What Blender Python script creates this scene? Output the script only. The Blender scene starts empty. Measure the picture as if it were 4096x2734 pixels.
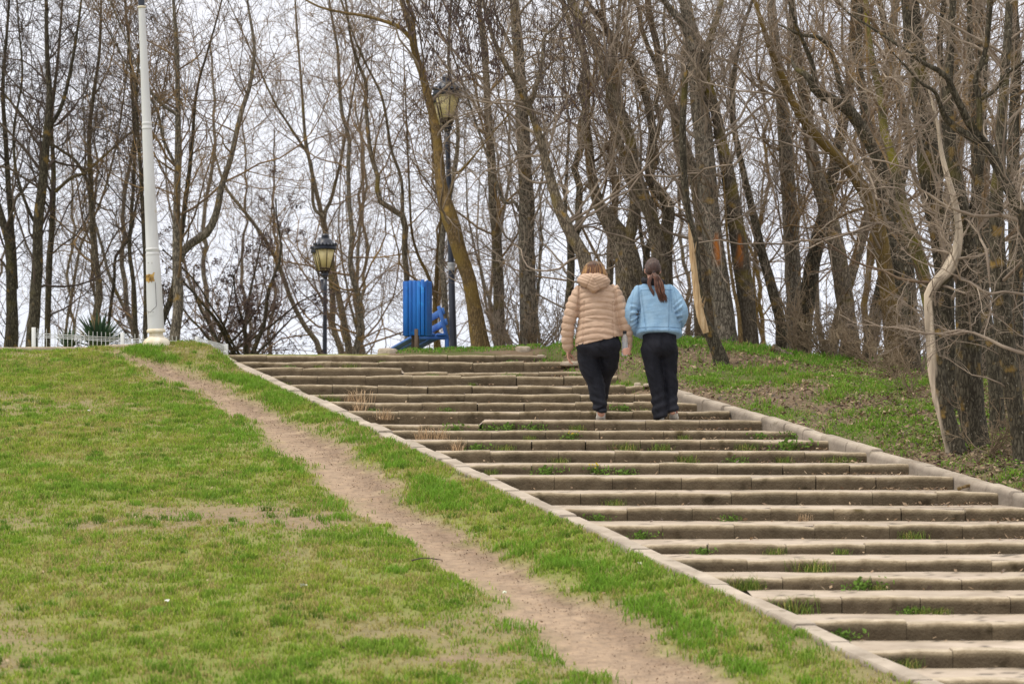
import bpy, bmesh, math, random
import numpy as np
from mathutils import Vector, Matrix

# ------------------------------------------------------------------ camera, sky, sun, exposure
scene = bpy.context.scene
COL = scene.collection
EYE = 1.40            # camera height above the lowest visible step edge (z = 0)
FPX = 11378.0         # focal length in pixels of the 4096 px wide photograph (100 mm on 36 mm)
HY = 1790.0           # picture row of the eye level
rad = math.radians

cam_d = bpy.data.cameras.new("camera")
cam = bpy.data.objects.new("camera", cam_d)
COL.objects.link(cam)
cam.location = (0, 0, EYE)
cam.rotation_euler = (rad(90), 0, 0)
cam_d.sensor_width = 36
cam_d.lens = 100
cam_d.shift_y = (HY - 1367.0) / 4096.0
cam_d.clip_start = 0.5
cam_d.clip_end = 3000
cam_d.dof.use_dof = True
cam_d.dof.focus_distance = 30.5
cam_d.dof.aperture_fstop = 4.0
scene.camera = cam

SUN_EL, SUN_AZ = rad(60), rad(-105)      # soft high sun behind thin cloud, from the left
world = bpy.data.worlds.new("World")
scene.world = world
world.use_nodes = True
wn = world.node_tree
wn.nodes.clear()
out = wn.nodes.new("ShaderNodeOutputWorld")
sky = wn.nodes.new("ShaderNodeTexSky")
sky.sky_type = 'NISHITA'
sky.sun_disc = False
sky.sun_elevation = SUN_EL
sky.sun_rotation = SUN_AZ
bg_sky = wn.nodes.new("ShaderNodeBackground")
bg_sky.inputs["Strength"].default_value = 0.06
wn.links.new(sky.outputs[0], bg_sky.inputs["Color"])
tc = wn.nodes.new("ShaderNodeTexCoord")
sep = wn.nodes.new("ShaderNodeSeparateXYZ")
wn.links.new(tc.outputs["Generated"], sep.inputs[0])
ramp = wn.nodes.new("ShaderNodeValToRGB")        # overcast: brighter towards the zenith
ramp.color_ramp.elements[0].position = 0.0
ramp.color_ramp.elements[0].color = (0.82, 0.86, 0.96, 1)
ramp.color_ramp.elements[1].position = 0.9
ramp.color_ramp.elements[1].color = (1.0, 0.96, 0.89, 1)
e = ramp.color_ramp.elements.new(0.14); e.color = (0.885, 0.89, 0.95, 1)
wn.links.new(sep.outputs["Z"], ramp.inputs[0])
stren = wn.nodes.new("ShaderNodeMapRange")
stren.inputs["From Min"].default_value = 0.1
stren.inputs["From Max"].default_value = 1.0
stren.inputs["To Min"].default_value = 1.13
stren.inputs["To Max"].default_value = 1.9
wn.links.new(sep.outputs["Z"], stren.inputs["Value"])
cn = wn.nodes.new("ShaderNodeTexNoise")
cn.inputs["Scale"].default_value = 9.0
cn.inputs["Detail"].default_value = 4.0
wn.links.new(tc.outputs["Generated"], cn.inputs["Vector"])
cm = wn.nodes.new("ShaderNodeMapRange")
cm.inputs["From Min"].default_value = 0.3
cm.inputs["From Max"].default_value = 0.75
cm.inputs["To Min"].default_value = 0.97
cm.inputs["To Max"].default_value = 0.82
wn.links.new(cn.outputs["Fac"], cm.inputs["Value"])
bg_cl = wn.nodes.new("ShaderNodeBackground")
wn.links.new(ramp.outputs["Color"], bg_cl.inputs["Color"])
wn.links.new(stren.outputs["Result"], bg_cl.inputs["Strength"])
mixw = wn.nodes.new("ShaderNodeMixShader")
wn.links.new(cm.outputs["Result"], mixw.inputs[0])
wn.links.new(bg_sky.outputs[0], mixw.inputs[1])
wn.links.new(bg_cl.outputs[0], mixw.inputs[2])
wn.links.new(mixw.outputs[0], out.inputs["Surface"])

sun_d = bpy.data.lights.new("sun", 'SUN')
sun_d.energy = 1.9
sun_d.angle = rad(14)
sun_d.color = (1.0, 0.93, 0.81)
sun = bpy.data.objects.new("sun", sun_d)
COL.objects.link(sun)
sun.rotation_euler = (rad(90) - SUN_EL, 0, -(rad(180) + SUN_AZ))

vs = scene.view_settings
scene.display_settings.display_device = 'sRGB'
vs.view_transform = 'Standard'
vs.look = 'None'
vs.exposure = 0.12
vs.gamma = 1.0
scene.render.use_motion_blur = False
scene.cycles.max_bounces = 6
scene.cycles.diffuse_bounces = 3
scene.cycles.transparent_max_bounces = 6

rng = np.random.default_rng(7)
random.seed(7)

# ------------------------------------------------------------------ helpers
def at(x, y, D):
    """photo pixel (4096 wide) at depth D -> world point"""
    return np.array([(x - 2048.0) / FPX * D, D, EYE + (HY - y) / FPX * D])

def link(o, parent=None):
    COL.objects.link(o)
    if parent is not None:
        o.parent = parent
    return o

def tag(o, label=None, cat=None, group=None, kind=None):
    if label: o["label"] = label
    if cat: o["category"] = cat
    if group: o["group"] = group
    if kind: o["kind"] = kind
    return o

def thing(name, label, cat, loc=(0, 0, 0), group=None, rotz=0.0):
    o = bpy.data.objects.new(name, None)
    o.empty_display_size = 0.2
    COL.objects.link(o)
    o.location = [float(v) for v in loc]
    o.rotation_euler = (0, 0, rotz)
    return tag(o, label, cat, group)

def mesh_np(name, V, quads=None, tris=None, smooth=True):
    V = np.asarray(V, np.float32)
    me = bpy.data.meshes.new(name)
    nq = 0 if quads is None else len(quads)
    nt = 0 if tris is None else len(tris)
    me.vertices.add(len(V)); me.vertices.foreach_set("co", V.ravel())
    idx = []
    if nq: idx.append(np.asarray(quads, np.int32).ravel())
    if nt: idx.append(np.asarray(tris, np.int32).ravel())
    idx = np.concatenate(idx)
    me.loops.add(len(idx)); me.loops.foreach_set("vertex_index", idx)
    starts = np.concatenate([np.arange(nq) * 4, nq * 4 + np.arange(nt) * 3]).astype(np.int32)
    me.polygons.add(nq + nt)
    me.polygons.foreach_set("loop_start", starts)
    me.update(calc_edges=True)
    if smooth:
        me.polygons.foreach_set("use_smooth", np.ones(nq + nt, bool))
    me.validate()
    return me

def obj(name, me, mat=None, parent=None):
    o = bpy.data.objects.new(name, me)
    if mat is not None: me.materials.append(mat)
    return link(o, parent)

def set_col(me, C, name="col"):
    a = me.color_attributes.new(name, 'FLOAT_COLOR', 'POINT')
    C = np.asarray(C, np.float32)
    if C.shape[1] == 3: C = np.c_[C, np.ones(len(C), np.float32)]
    a.data.foreach_set("color", C.ravel())

def norm(v):
    return v / np.maximum(np.linalg.norm(v, axis=-1, keepdims=True), 1e-9)

def sstep(a, b, x):
    t = np.clip((x - a) / (b - a), 0, 1)
    return t * t * (3 - 2 * t)

# value noise ------------------------------------------------------
_tab = np.random.default_rng(3).random((256, 256))
def vnoise(x, y):
    x = np.asarray(x, float); y = np.asarray(y, float)
    xi = np.floor(x).astype(int); yi = np.floor(y).astype(int)
    fx = x - xi; fy = y - yi
    fx = fx * fx * (3 - 2 * fx); fy = fy * fy * (3 - 2 * fy)
    g = lambda a, b: _tab[a % 256, b % 256]
    return (g(xi, yi) * (1 - fx) + g(xi + 1, yi) * fx) * (1 - fy) + (g(xi, yi + 1) * (1 - fx) + g(xi + 1, yi + 1) * fx) * fy
def fbm(x, y, o=4):
    s = 0; a = .5; f = 1.0; t = 0
    for i in range(o):
        s = s + a * vnoise(np.asarray(x) * f + 17.3 * i, np.asarray(y) * f + 9.1 * i); t += a
        a *= .5; f *= 2.03
    return s / t

# tubes along many polylines of the same point count -----------------
def tubes_arr(P, R, sides):
    M, N, _ = P.shape
    T = norm(np.gradient(P, axis=1))
    mean = np.abs(T.mean(1))
    ref = np.eye(3)[np.argmin(mean, 1)][:, None, :]
    U = norm(np.cross(T, np.broadcast_to(ref, T.shape)))
    W = np.cross(T, U)
    a = np.arange(sides) * 2 * math.pi / sides
    V = P[:, :, None, :] + R[:, :, None, None] * (np.cos(a)[None, None, :, None] * U[:, :, None, :] + np.sin(a)[None, None, :, None] * W[:, :, None, :])
    V = V.reshape(-1, 3)
    m = np.arange(M)[:, None, None] * N * sides
    n = np.arange(N - 1)[None, :, None] * sides
    s = np.arange(sides)[None, None, :]
    s2 = (s + 1) % sides
    Q = np.stack([m + n + s, m + n + s2, m + n + sides + s2, m + n + sides + s], -1).reshape(-1, 4)
    return V, Q

class Acc:
    """collects vertices and faces of one mesh"""
    def __init__(self): self.V = []; self.Q = []; self.T = []; self.n = 0; self.C = []
    def add(self, V, Q=None, T=None, col=None):
        V = np.asarray(V, float).reshape(-1, 3)
        if Q is not None and len(Q): self.Q.append(np.asarray(Q) + self.n)
        if T is not None and len(T): self.T.append(np.asarray(T) + self.n)
        self.V.append(V); self.n += len(V)
        if col is not None: self.C.append(np.broadcast_to(np.asarray(col, float), (len(V), 3)))
        return self
    def tube(self, pts, r, sides=10, caps=True, col=None):
        P = np.asarray(pts, float)[None]
        R = np.broadcast_to(np.asarray(r, float), (P.shape[1],))[None]
        V, Q = tubes_arr(P, R, sides)
        N = P.shape[1]; T = []
        if caps:
            V = np.r_[V, P[0, :1], P[0, -1:]]
            c0 = N * sides; c1 = c0 + 1; b = (N - 1) * sides
            for s in range(sides):
                s2 = (s + 1) % sides
                T.append((c0, s2, s)); T.append((c1, b + s, b + s2))
        return self.add(V, Q, T, col)
    def box(self, lo, hi, M=None, col=None, bev=0.0):
        lo = np.asarray(lo, float); hi = np.asarray(hi, float)
        if bev <= 0:
            V = np.array([[(lo, hi)[i][0], (lo, hi)[j][1], (lo, hi)[k][2]] for i in (0, 1) for j in (0, 1) for k in (0, 1)])
            Q = [(0, 1, 3, 2), (4, 6, 7, 5), (0, 4, 5, 1), (2, 3, 7, 6), (0, 2, 6, 4), (1, 5, 7, 3)]
            T = []
        else:
            bm = bmesh.new(); bmesh.ops.create_cube(bm, size=1.0)
            c = (lo + hi) / 2; s = hi - lo
            for v in bm.verts: v.co = Vector([c[i] + v.co[i] * s[i] for i in range(3)])
            bmesh.ops.bevel(bm, geom=bm.edges[:], offset=min(bev, s.min() * .45), segments=1, affect='EDGES', profile=.5)
            bm.verts.index_update()
            V = np.array([v.co[:] for v in bm.verts]); Q = []; T = []
            for f in bm.faces:
                ids = [v.index for v in f.verts]
                if len(ids) == 4: Q.append(ids)
                else:
                    for k in range(1, len(ids) - 1): T.append((ids[0], ids[k], ids[k + 1]))
            bm.free()
        if M is not None:
            V = V @ np.array(M)[:3, :3].T + np.array(M)[:3, 3]
        return self.add(V, Q, T, col)
    def lathe(self, prof, c=(0, 0, 0), n=24, col=None, sx=1.0, sy=1.0, phase=0.0):
        prof = np.asarray(prof, float); a = np.arange(n) * 2 * math.pi / n + phase
        V = np.stack([prof[:, 0:1] * np.cos(a) * sx + c[0], prof[:, 0:1] * np.sin(a) * sy + c[1], np.repeat(prof[:, 1:2], n, 1) + c[2]], -1).reshape(-1, 3)
        N = len(prof); Q = []
        for i in range(N - 1):
            for s in range(n):
                s2 = (s + 1) % n; Q.append((i * n + s, i * n + s2, (i + 1) * n + s2, (i + 1) * n + s))
        V = np.r_[V, [[c[0], c[1], c[2] + prof[0, 1]], [c[0], c[1], c[2] + prof[-1, 1]]]]
        T = []
        for s in range(n):
            s2 = (s + 1) % n
            T.append((N * n, s2, s)); T.append((N * n + 1, (N - 1) * n + s, (N - 1) * n + s2))
        return self.add(V, Q, T, col)
    def blob(self, c, r, n=16, m=10, M=None, col=None):
        th = np.linspace(0.001, math.pi - .001, m); ph = np.arange(n) * 2 * math.pi / n
        V = np.stack([np.sin(th)[:, None] * np.cos(ph) * r[0], np.sin(th)[:, None] * np.sin(ph) * r[1], np.repeat(np.cos(th)[:, None], n, 1) * r[2]], -1).reshape(-1, 3)
        if M is not None: V = V @ np.asarray(M).T
        V = V + np.asarray(c, float)
        Q = []
        for i in range(m - 1):
            for s in range(n):
                s2 = (s + 1) % n; Q.append((i * n + s, (i + 1) * n + s, (i + 1) * n + s2, i * n + s2))
        T = []
        for s in range(1, n - 1):
            T.append((0, s, s + 1)); b = (m - 1) * n; T.append((b, b + s + 1, b + s))
        return self.add(V, Q, T, col)
    def mesh(self, name, smooth=True):
        V = np.concatenate(self.V)
        me = mesh_np(name, V, np.concatenate(self.Q) if self.Q else None, np.concatenate(self.T) if self.T else None, smooth)
        if self.C: set_col(me, np.concatenate(self.C))
        return me
    def build(self, name, mat=None, parent=None, smooth=True):
        return obj(name, self.mesh(name, smooth), mat, parent)

def shade_by_angle(o, ang=35):
    me = o.data
    bm = bmesh.new(); bm.from_mesh(me)
    for e in bm.edges:
        if len(e.link_faces) == 2 and e.calc_face_angle(0) > rad(ang): e.smooth = False
    bm.to_mesh(me); bm.free()
    return o

# materials ---------------------------------------------------------
def mat(name, cols, scale=(6, 6, 6), rough=.8, detail=5, bump=0.0, bscale=None, attr=None, attr_fac=1.0, spec=.3, coord="Object",
        metal=0.0, spots=None, ramp_pos=(.3, .7)):
    """noise-driven principled material; cols = list of linear colours; attr multiplies by a vertex colour; spots=(colour, scale, lo, hi)"""
    m = bpy.data.materials.new(name); m.use_nodes = True
    nt = m.node_tree; N = nt.nodes; L = nt.links
    b = N["Principled BSDF"]
    b.inputs["Roughness"].default_value = rough
    b.inputs["Specular IOR Level"].default_value = spec
    b.inputs["Metallic"].default_value = metal
    t = N.new("ShaderNodeTexCoord"); mp = N.new("ShaderNodeMapping")
    L.new(t.outputs[coord], mp.inputs[0]); mp.inputs["Scale"].default_value = scale
    n = N.new("ShaderNodeTexNoise"); n.inputs["Scale"].default_value = 1.0; n.inputs["Detail"].default_value = detail
    n.inputs["Roughness"].default_value = .62
    L.new(mp.outputs[0], n.inputs["Vector"])
    r = N.new("ShaderNodeValToRGB"); L.new(n.outputs["Fac"], r.inputs[0])
    k = len(cols); els = r.color_ramp.elements
    while len(els) < k: els.new(.5)
    for i, c in enumerate(cols):
        els[i].position = ramp_pos[0] + (ramp_pos[1] - ramp_pos[0]) * i / max(k - 1, 1)
        els[i].color = (*c, 1)
    c_out = r.outputs["Color"]
    if spots:
        n2 = N.new("ShaderNodeTexNoise"); n2.inputs["Scale"].default_value = spots[1]; n2.inputs["Detail"].default_value = 4
        L.new(t.outputs[coord], n2.inputs["Vector"])
        mr = N.new("ShaderNodeMapRange"); mr.inputs["From Min"].default_value = spots[2]; mr.inputs["From Max"].default_value = spots[3]
        L.new(n2.outputs["Fac"], mr.inputs["Value"])
        mx = N.new("ShaderNodeMix"); mx.data_type = 'RGBA'
        L.new(mr.outputs["Result"], mx.inputs["Factor"]); L.new(c_out, mx.inputs["A"]); mx.inputs["B"].default_value = (*spots[0], 1)
        c_out = mx.outputs["Result"]
    if attr:
        a = N.new("ShaderNodeVertexColor"); a.layer_name = attr
        mx = N.new("ShaderNodeMix"); mx.data_type = 'RGBA'; mx.blend_type = 'MULTIPLY'
        mx.inputs["Factor"].default_value = attr_fac
        L.new(c_out, mx.inputs["A"]); L.new(a.outputs["Color"], mx.inputs["B"]); c_out = mx.outputs["Result"]
    L.new(c_out, b.inputs["Base Color"])
    if bump > 0:
        nb = N.new("ShaderNodeTexNoise"); nb.inputs["Detail"].default_value = 6
        mp2 = N.new("ShaderNodeMapping"); L.new(t.outputs[coord], mp2.inputs[0])
        mp2.inputs["Scale"].default_value = bscale or tuple(v * 4 for v in scale)
        nb.inputs["Scale"].default_value = 1.0; L.new(mp2.outputs[0], nb.inputs["Vector"])
        bp = N.new("ShaderNodeBump"); bp.inputs["Strength"].default_value = bump; bp.inputs["Distance"].default_value = .02
        L.new(nb.outputs["Fac"], bp.inputs["Height"]); L.new(bp.outputs[0], b.inputs["Normal"])
    return m

def leaf_mat(name, trans=.3, rough=.7):
    m = bpy.data.materials.new(name); m.use_nodes = True
    nt = m.node_tree; N = nt.nodes; L = nt.links
    b = N["Principled BSDF"]; b.inputs["Roughness"].default_value = rough; b.inputs["Specular IOR Level"].default_value = .25
    a = N.new("ShaderNodeVertexColor"); a.layer_name = "col"
    L.new(a.outputs["Color"], b.inputs["Base Color"])
    tr = N.new("ShaderNodeBsdfTranslucent"); L.new(a.outputs["Color"], tr.inputs["Color"])
    mx = N.new("ShaderNodeMixShader"); mx.inputs[0].default_value = trans
    L.new(b.outputs[0], mx.inputs[1]); L.new(tr.outputs[0], mx.inputs[2])
    L.new(mx.outputs[0], N["Material Output"].inputs["Surface"])
    return m

M_CONC = mat("stone_tread", [(.28, .24, .195), (.39, .34, .285), (.47, .415, .355)], (2.2, 2.2, 8), .9, 6, .35, (40, 40, 40), attr="col")
M_KERB = mat("kerb_concrete", [(.26, .22, .175), (.38, .33, .275), (.46, .405, .34)], (3, 3, 3), .9, 6, .35, (35, 35, 35), attr="col", spots=((.2, .17, .12), 7, .62, .75))
M_GREY = mat("grey_bark_wood", [(.2, .17, .14), (.3, .26, .21)], (9, 9, 2), .85, 5, .4)
M_ROCK = mat("broken_concrete", [(.22, .18, .13), (.36, .30, .23), (.45, .39, .31)], (5, 5, 5), .92, 6, .7, (18, 18, 18))
M_LEAF = leaf_mat("grass_blade", .35)
M_DRYLEAF = leaf_mat("dry_leaf", .15)
# ------------------------------------------------------------------ the slope, the stairs, the lawn
D0, DT = 17.2, 0.83
YK = [2719, 2602, 2490, 2389, 2312, 2238, 2174, 2099, 2033, 1970, 1906, 1857, 1806, 1761, 1724, 1679, 1646, 1610, 1577, 1542, 1504, 1471, 1448, 1421]
NK = len(YK)
SY = np.array([D0 + DT * k for k in range(-3, NK)])
SZ = np.array([EYE - (y - HY) / FPX * (D0 + DT * k) for k, y in enumerate(YK)])
SZ = np.r_[SZ[0] - .345, SZ[0] - .23, SZ[0] - .115, SZ]
_pf = np.polyfit(SY, SZ, 3)
YC = 36.2
def S(Y):
    Y = np.asarray(Y, float)
    Yc = np.clip(Y, 15.0, YC)
    z = np.polyval(_pf, Yc)
    z = z + np.minimum(Y - 15.0, 0) * .125
    d = np.maximum(Y - YC, 0)
    # rolls over the crest, then falls gently on the far side
    roll = .10 * d - .075 * d ** 2
    far = (.10 * 1.3 - .075 * 1.3 ** 2) - .085 * (d - 1.3)
    z = z + np.where(d < 1.3, roll, np.maximum(far, -1.35))
    return z
def XL(Y): return 2.52 - .3259 * (np.asarray(Y) - 17.2)
def XR(Y): return 6.54 - .3259 * (np.asarray(Y) - 17.2)

def pix_to_slope(x, y):
    D = np.linspace(15.5, 40, 1200); X = (x - 2048) / FPX * D
    hit = ground(X, D, False) > EYE + (HY - y) / FPX * D
    i = int(np.argmax(hit)) if hit.any() else int(np.argmin(EYE + (HY - y) / FPX * D - ground(X, D, False)))
    return float(X[i]), float(D[i])
def path_l(Y): return np.interp(Y, _pl[_o, 1], _pl[_o, 0], left=_pl[_o, 0][0] + .8)
def path_r(Y): return np.interp(Y, _pr[np.argsort(_pr[:, 1]), 1], _pr[np.argsort(_pr[:, 1]), 0])
def path_mask(X, Y):
    """1 on the trodden path, fading over its ragged edges"""
    n = (fbm(X * 2.0, Y * 2.0) - .5) * .42 + (fbm(X * 9, Y * 7) - .5) * .30
    l = path_l(Y); r = path_r(Y); w = (r - l) / 2; c = (l + r) / 2
    d = np.abs(X - c) - w + n
    return 1 - sstep(-.20, .16, d)

def side(X, Y):
    """<0 left of the stairs, 0 on them, >0 right of them"""
    return np.where(X < XL(Y) - .15, X - (XL(Y) - .15), np.where(X > XR(Y) + .22, X - (XR(Y) + .22), 0.0))

def ground(X, Y, path=True):
    X = np.asarray(X, float); Y = np.asarray(Y, float)
    z = S(Y)
    d = side(X, Y)
    up = Y < 37.0
    # left lawn
    left = -(.005 + .05 * np.clip((36.3 - Y) / 19, 0, 1)) + .05 * (fbm(X * .7, Y * .7) - .5) + .025 * (fbm(X * 3, Y * 3) - .5)
    left = left * sstep(.05, .5, XL(Y) - .15 - X) - (.05 * path_mask(X, Y) if path else 0) + .10 * sstep(33.5, 36.0, Y) * np.exp(-((X + 4.3) / 1.0) ** 2) + .04 * sstep(34, 36, Y)
    # right bank
    crest = sstep(32, 36, Y)
    right = .05 + .05 * sstep(0, 1.2, d) + .12 * (fbm(X * .8, Y * .8) - .5) + .04 * (fbm(X * 4, Y * 4) - .5) + crest * (.13 * np.exp(-((X - 1.6) / 1.3) ** 2) - .16 * sstep(2.6, 4.6, X))
    right = right * sstep(-.05, .3, d)
    # behind the top step
    beh = .075 * sstep(36.35, 36.9, Y) * sstep(-1.75, -1.25, X) * (1 - .6 * sstep(37.5, 38.5, Y)) + .03 * (fbm(X * 3, Y * 3) - .5)
    beh = beh + .13 * np.exp(-((X - 1.6) / 1.3) ** 2) * sstep(36.3, 36.6, Y)
    spill = -.22 + .17 * sstep(-.45, .25, X - XR(Y)) * sstep(30.5, 32.5, Y) + .03 * (fbm(X * 5, Y * 5) - .5)
    mid = np.where(Y > 36.35, beh, spill)
    xl = XL(Y) - .15; xr = XR(Y) + .22
    z2 = np.where(X < xl, left, np.where(X > xr, right, mid))
    farb = sstep(38, 44, Y)
    # on the right the wood stands on a level crown
    z2 = z2 * (1 - farb) + farb * (.3 * (fbm(X * .2, Y * .2) - .5) + sstep(1, 5, X) * .75)
    return z + z2
def gz(x, y): return float(ground(np.array([x]), np.array([y]))[0])

PATH = [(1412, 420, 470), (1430, 490, 575), (1453, 577, 680), (1530, 715, 894), (1620, 870, 1080), (1709, 1010, 1262), (1862, 1180, 1530), (2015, 1385, 1670), (2189, 1660, 2000), (2343, 1915, 2288), (2496, 2068, 2600), (2698, 2380, 2907), (2800, 2520, 3030)]
_pl = np.array([pix_to_slope(l, y) for y, l, r in PATH]); _pr = np.array([pix_to_slope(r, y) for y, l, r in PATH])
_o = np.argsort(_pl[:, 1])
def dry_field(X, Y):
    """bare / dry patches of the lawn"""
    f = fbm(X * .55 + 3, Y * .42 + 8, 5)
    p = sstep(.53, .66, f)
    def patch(px, py, rx, ry, a):
        cx, cy = pix_to_slope(px, py)
        return a * np.exp(-((X - cx) / rx) ** 2 - ((Y - cy) / ry) ** 2)
    p = p * .5 + patch(820, 2060, .85, .75, 1.0) + patch(1190, 2090, .45, .55, .95) + patch(1600, 2520, .55, .4, .85) + patch(1850, 2640, .4, .22, .8)
    p = p + patch(300, 1700, 1.6, 1.0, .22) + patch(60, 2660, .25, .2, .6) + patch(250, 2110, .6, .4, .35) + patch(2250, 2050, .3, .5, .4)
    fine = fbm(X * 4, Y * 3, 4)
    return np.clip(p + (fine - .5) * 1.1 * (.25 + p), 0, 1)

def axis(lo, hi, step, far, k=14):
    core = np.arange(lo, hi + 1e-6, step)
    g = np.geomspace(.3, far, k)
    return np.r_[(lo - g)[::-1], core, hi + g]
gx = axis(-7.5, 7.5, .07, 900, 22)
gy = np.r_[-60, -30, -10, 0, 6, 10, 13, np.arange(15, 40, .08), np.arange(40, 62, .6), np.geomspace(63, 1500, 18)]
GX, GY = np.meshgrid(gx, gy)
GZ = ground(GX, GY)
V = np.stack([GX, GY, GZ], -1).reshape(-1, 3)
ny, nx = GX.shape
i = np.arange(ny - 1)[:, None] * nx + np.arange(nx - 1)[None, :]
Q = np.stack([i, i + 1, i + nx + 1, i + nx], -1).reshape(-1, 4)
gm = mesh_np("ground", V, Q)
sd = side(GX, GY).ravel(); fx, fy = GX.ravel(), GY.ravel()
pm = path_mask(fx, fy); dry = dry_field(fx, fy)
soil = np.array([.27, .198, .138]); soil_d = np.array([.16, .105, .07]); turf = np.array([.14, .18, .03]); straw = np.array([.27, .21, .095])
n1 = fbm(fx * 3, fy * 3)[:, None]; n2 = fbm(fx * 12, fy * 12)[:, None]
gr = turf * (1 - .55 * n1) + straw * .55 * n1
C = gr * (1 - dry[:, None]) + (soil * .75 * (1 - n2 * .5) + straw * .25) * dry[:, None]
psoil = soil * 1.12 * (.75 + .5 * n2)
# darker crumbly soil along the uphill edge of the path
edge = np.clip(1 - np.abs(fx - path_r(fy) + .18) / .30, 0, 1)[:, None] * (fbm(fx * 6, fy * 6)[:, None] > .38)
psoil = psoil * (1 - .62 * edge) + soil_d * .62 * edge
C = C * (1 - pm[:, None]) + psoil * pm[:, None]
litter = np.array([.16, .115, .075])
rb = sstep(.40, .58, fbm(fx * 1.1 + 40, fy * .9))[:, None]
Cr = np.array([.10, .105, .035]) * (1 - rb) + litter * (.7 + .6 * n2) * rb
C = np.where(((sd > 0) | (fx > XR(fy) - .6) & (fy > 25) | (fy > 36.35) & (fx > -1.6))[:, None], Cr, C)
set_col(gm, C)
M_GROUND = mat("ground_soil", [(.78, .78, .78), (1, 1, 1), (1.2, 1.17, 1.12)], (14, 14, 14), .95, 8, .8, (30, 30, 30), attr="col")
tag(obj("ground", gm, M_GROUND), kind="structure", label="grassy slope with trodden dirt path rising to a wooded crest")

# ------------------------------------------------------------------ stairs: a thing with one mesh per step
stairs = thing("stone_stairway", "wide stairway of weathered stone blocks with long treads climbing the grassy slope", "stairway", (0, D0, 0))
def step_mesh(k, x0, x1, ztop, zbot, y0, seed, jit=1.0):
    """a row of edge blocks with worn rounded noses, joints and uneven tops"""
    r = np.random.default_rng(seed)
    A = Acc(); x = x0
    prof = np.array([(0.0, -1), (0.0, -.46), (.002, -.18), (.009, -.06), (.024, -.006), (.06, 0.0), (.16, .004), (.16, -1)])
    while x < x1 - .05:
        L = r.uniform(.52, .66)
        if x + L > x1 - .2: L = x1 - x
        n = max(4, int(L / .05)); g = r.choice([.0015, .0025, .004, .010], p=[.45, .3, .17, .08])
        xs = np.linspace(x + g, x + L - g, n)
        sag = .006 * np.sin(np.linspace(0, 3.1, n) + r.uniform(-1, 1)) + r.normal(0, .0045)
        tilt = r.normal(0, .004) * np.linspace(-1, 1, n)
        H = .30
        V = []; Cc = []
        dark = r.uniform(.82, 1.1)
        for a in range(n):
            wob = .006 * (fbm(np.array([xs[a] * 7]), np.array([k * 3.1]))[0] - .5) * 2
            chip = .03 * max(0, fbm(np.array([xs[a] * 11 + 5]), np.array([k * 7.7]))[0] - .68)
            for q, (py, pz) in enumerate(prof):
                zz = ztop + (pz * H if pz > -.4 or pz == -1 else -.46 * (ztop - zbot) - .0) + (sag[a] + tilt[a] + wob - chip if pz > -.4 else 0) * jit
                if pz == -.46: zz = ztop - .05
                if pz == -.18: zz = ztop - .030 + sag[a] + wob
                if pz == -.06: zz = ztop - .009 + sag[a] + tilt[a] + wob - chip
                V.append((xs[a], y0 + py + (wob + chip if q < 5 else 0), zz))
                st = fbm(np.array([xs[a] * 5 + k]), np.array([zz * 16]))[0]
                if q <= 1: c = np.array([.205, .18, .142]) * (.75 + .6 * st) * dark  # riser face: shade of the upright side put into the colour, with dark stain
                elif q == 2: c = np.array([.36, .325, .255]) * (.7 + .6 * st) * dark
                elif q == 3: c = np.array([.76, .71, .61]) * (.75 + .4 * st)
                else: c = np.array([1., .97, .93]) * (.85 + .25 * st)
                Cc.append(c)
        np_ = len(prof); Q = []
        for a in range(n - 1):
            for q in range(np_):
                q2 = (q + 1) % np_
                Q.append((a * np_ + q, (a + 1) * np_ + q, (a + 1) * np_ + q2, a * np_ + q2))
        Tt = []
        for e, rev in ((0, False), ((n - 1) * np_, True)):
            for q in range(1, np_ - 1):
                Tt.append((e, e + q, e + q + 1) if not rev else (e, e + q + 1, e + q))
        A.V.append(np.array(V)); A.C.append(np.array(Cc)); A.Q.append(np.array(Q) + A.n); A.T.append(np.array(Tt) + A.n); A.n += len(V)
        x += L
    return A
M_STEP = mat("step_stone", [(.28, .23, .17), (.42, .36, .28), (.54, .475, .385)], (9, 9, 9), .92, 8, .6, (55, 55, 55), attr="col", spots=((.15, .12, .065), 5, .62, .74))
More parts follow.
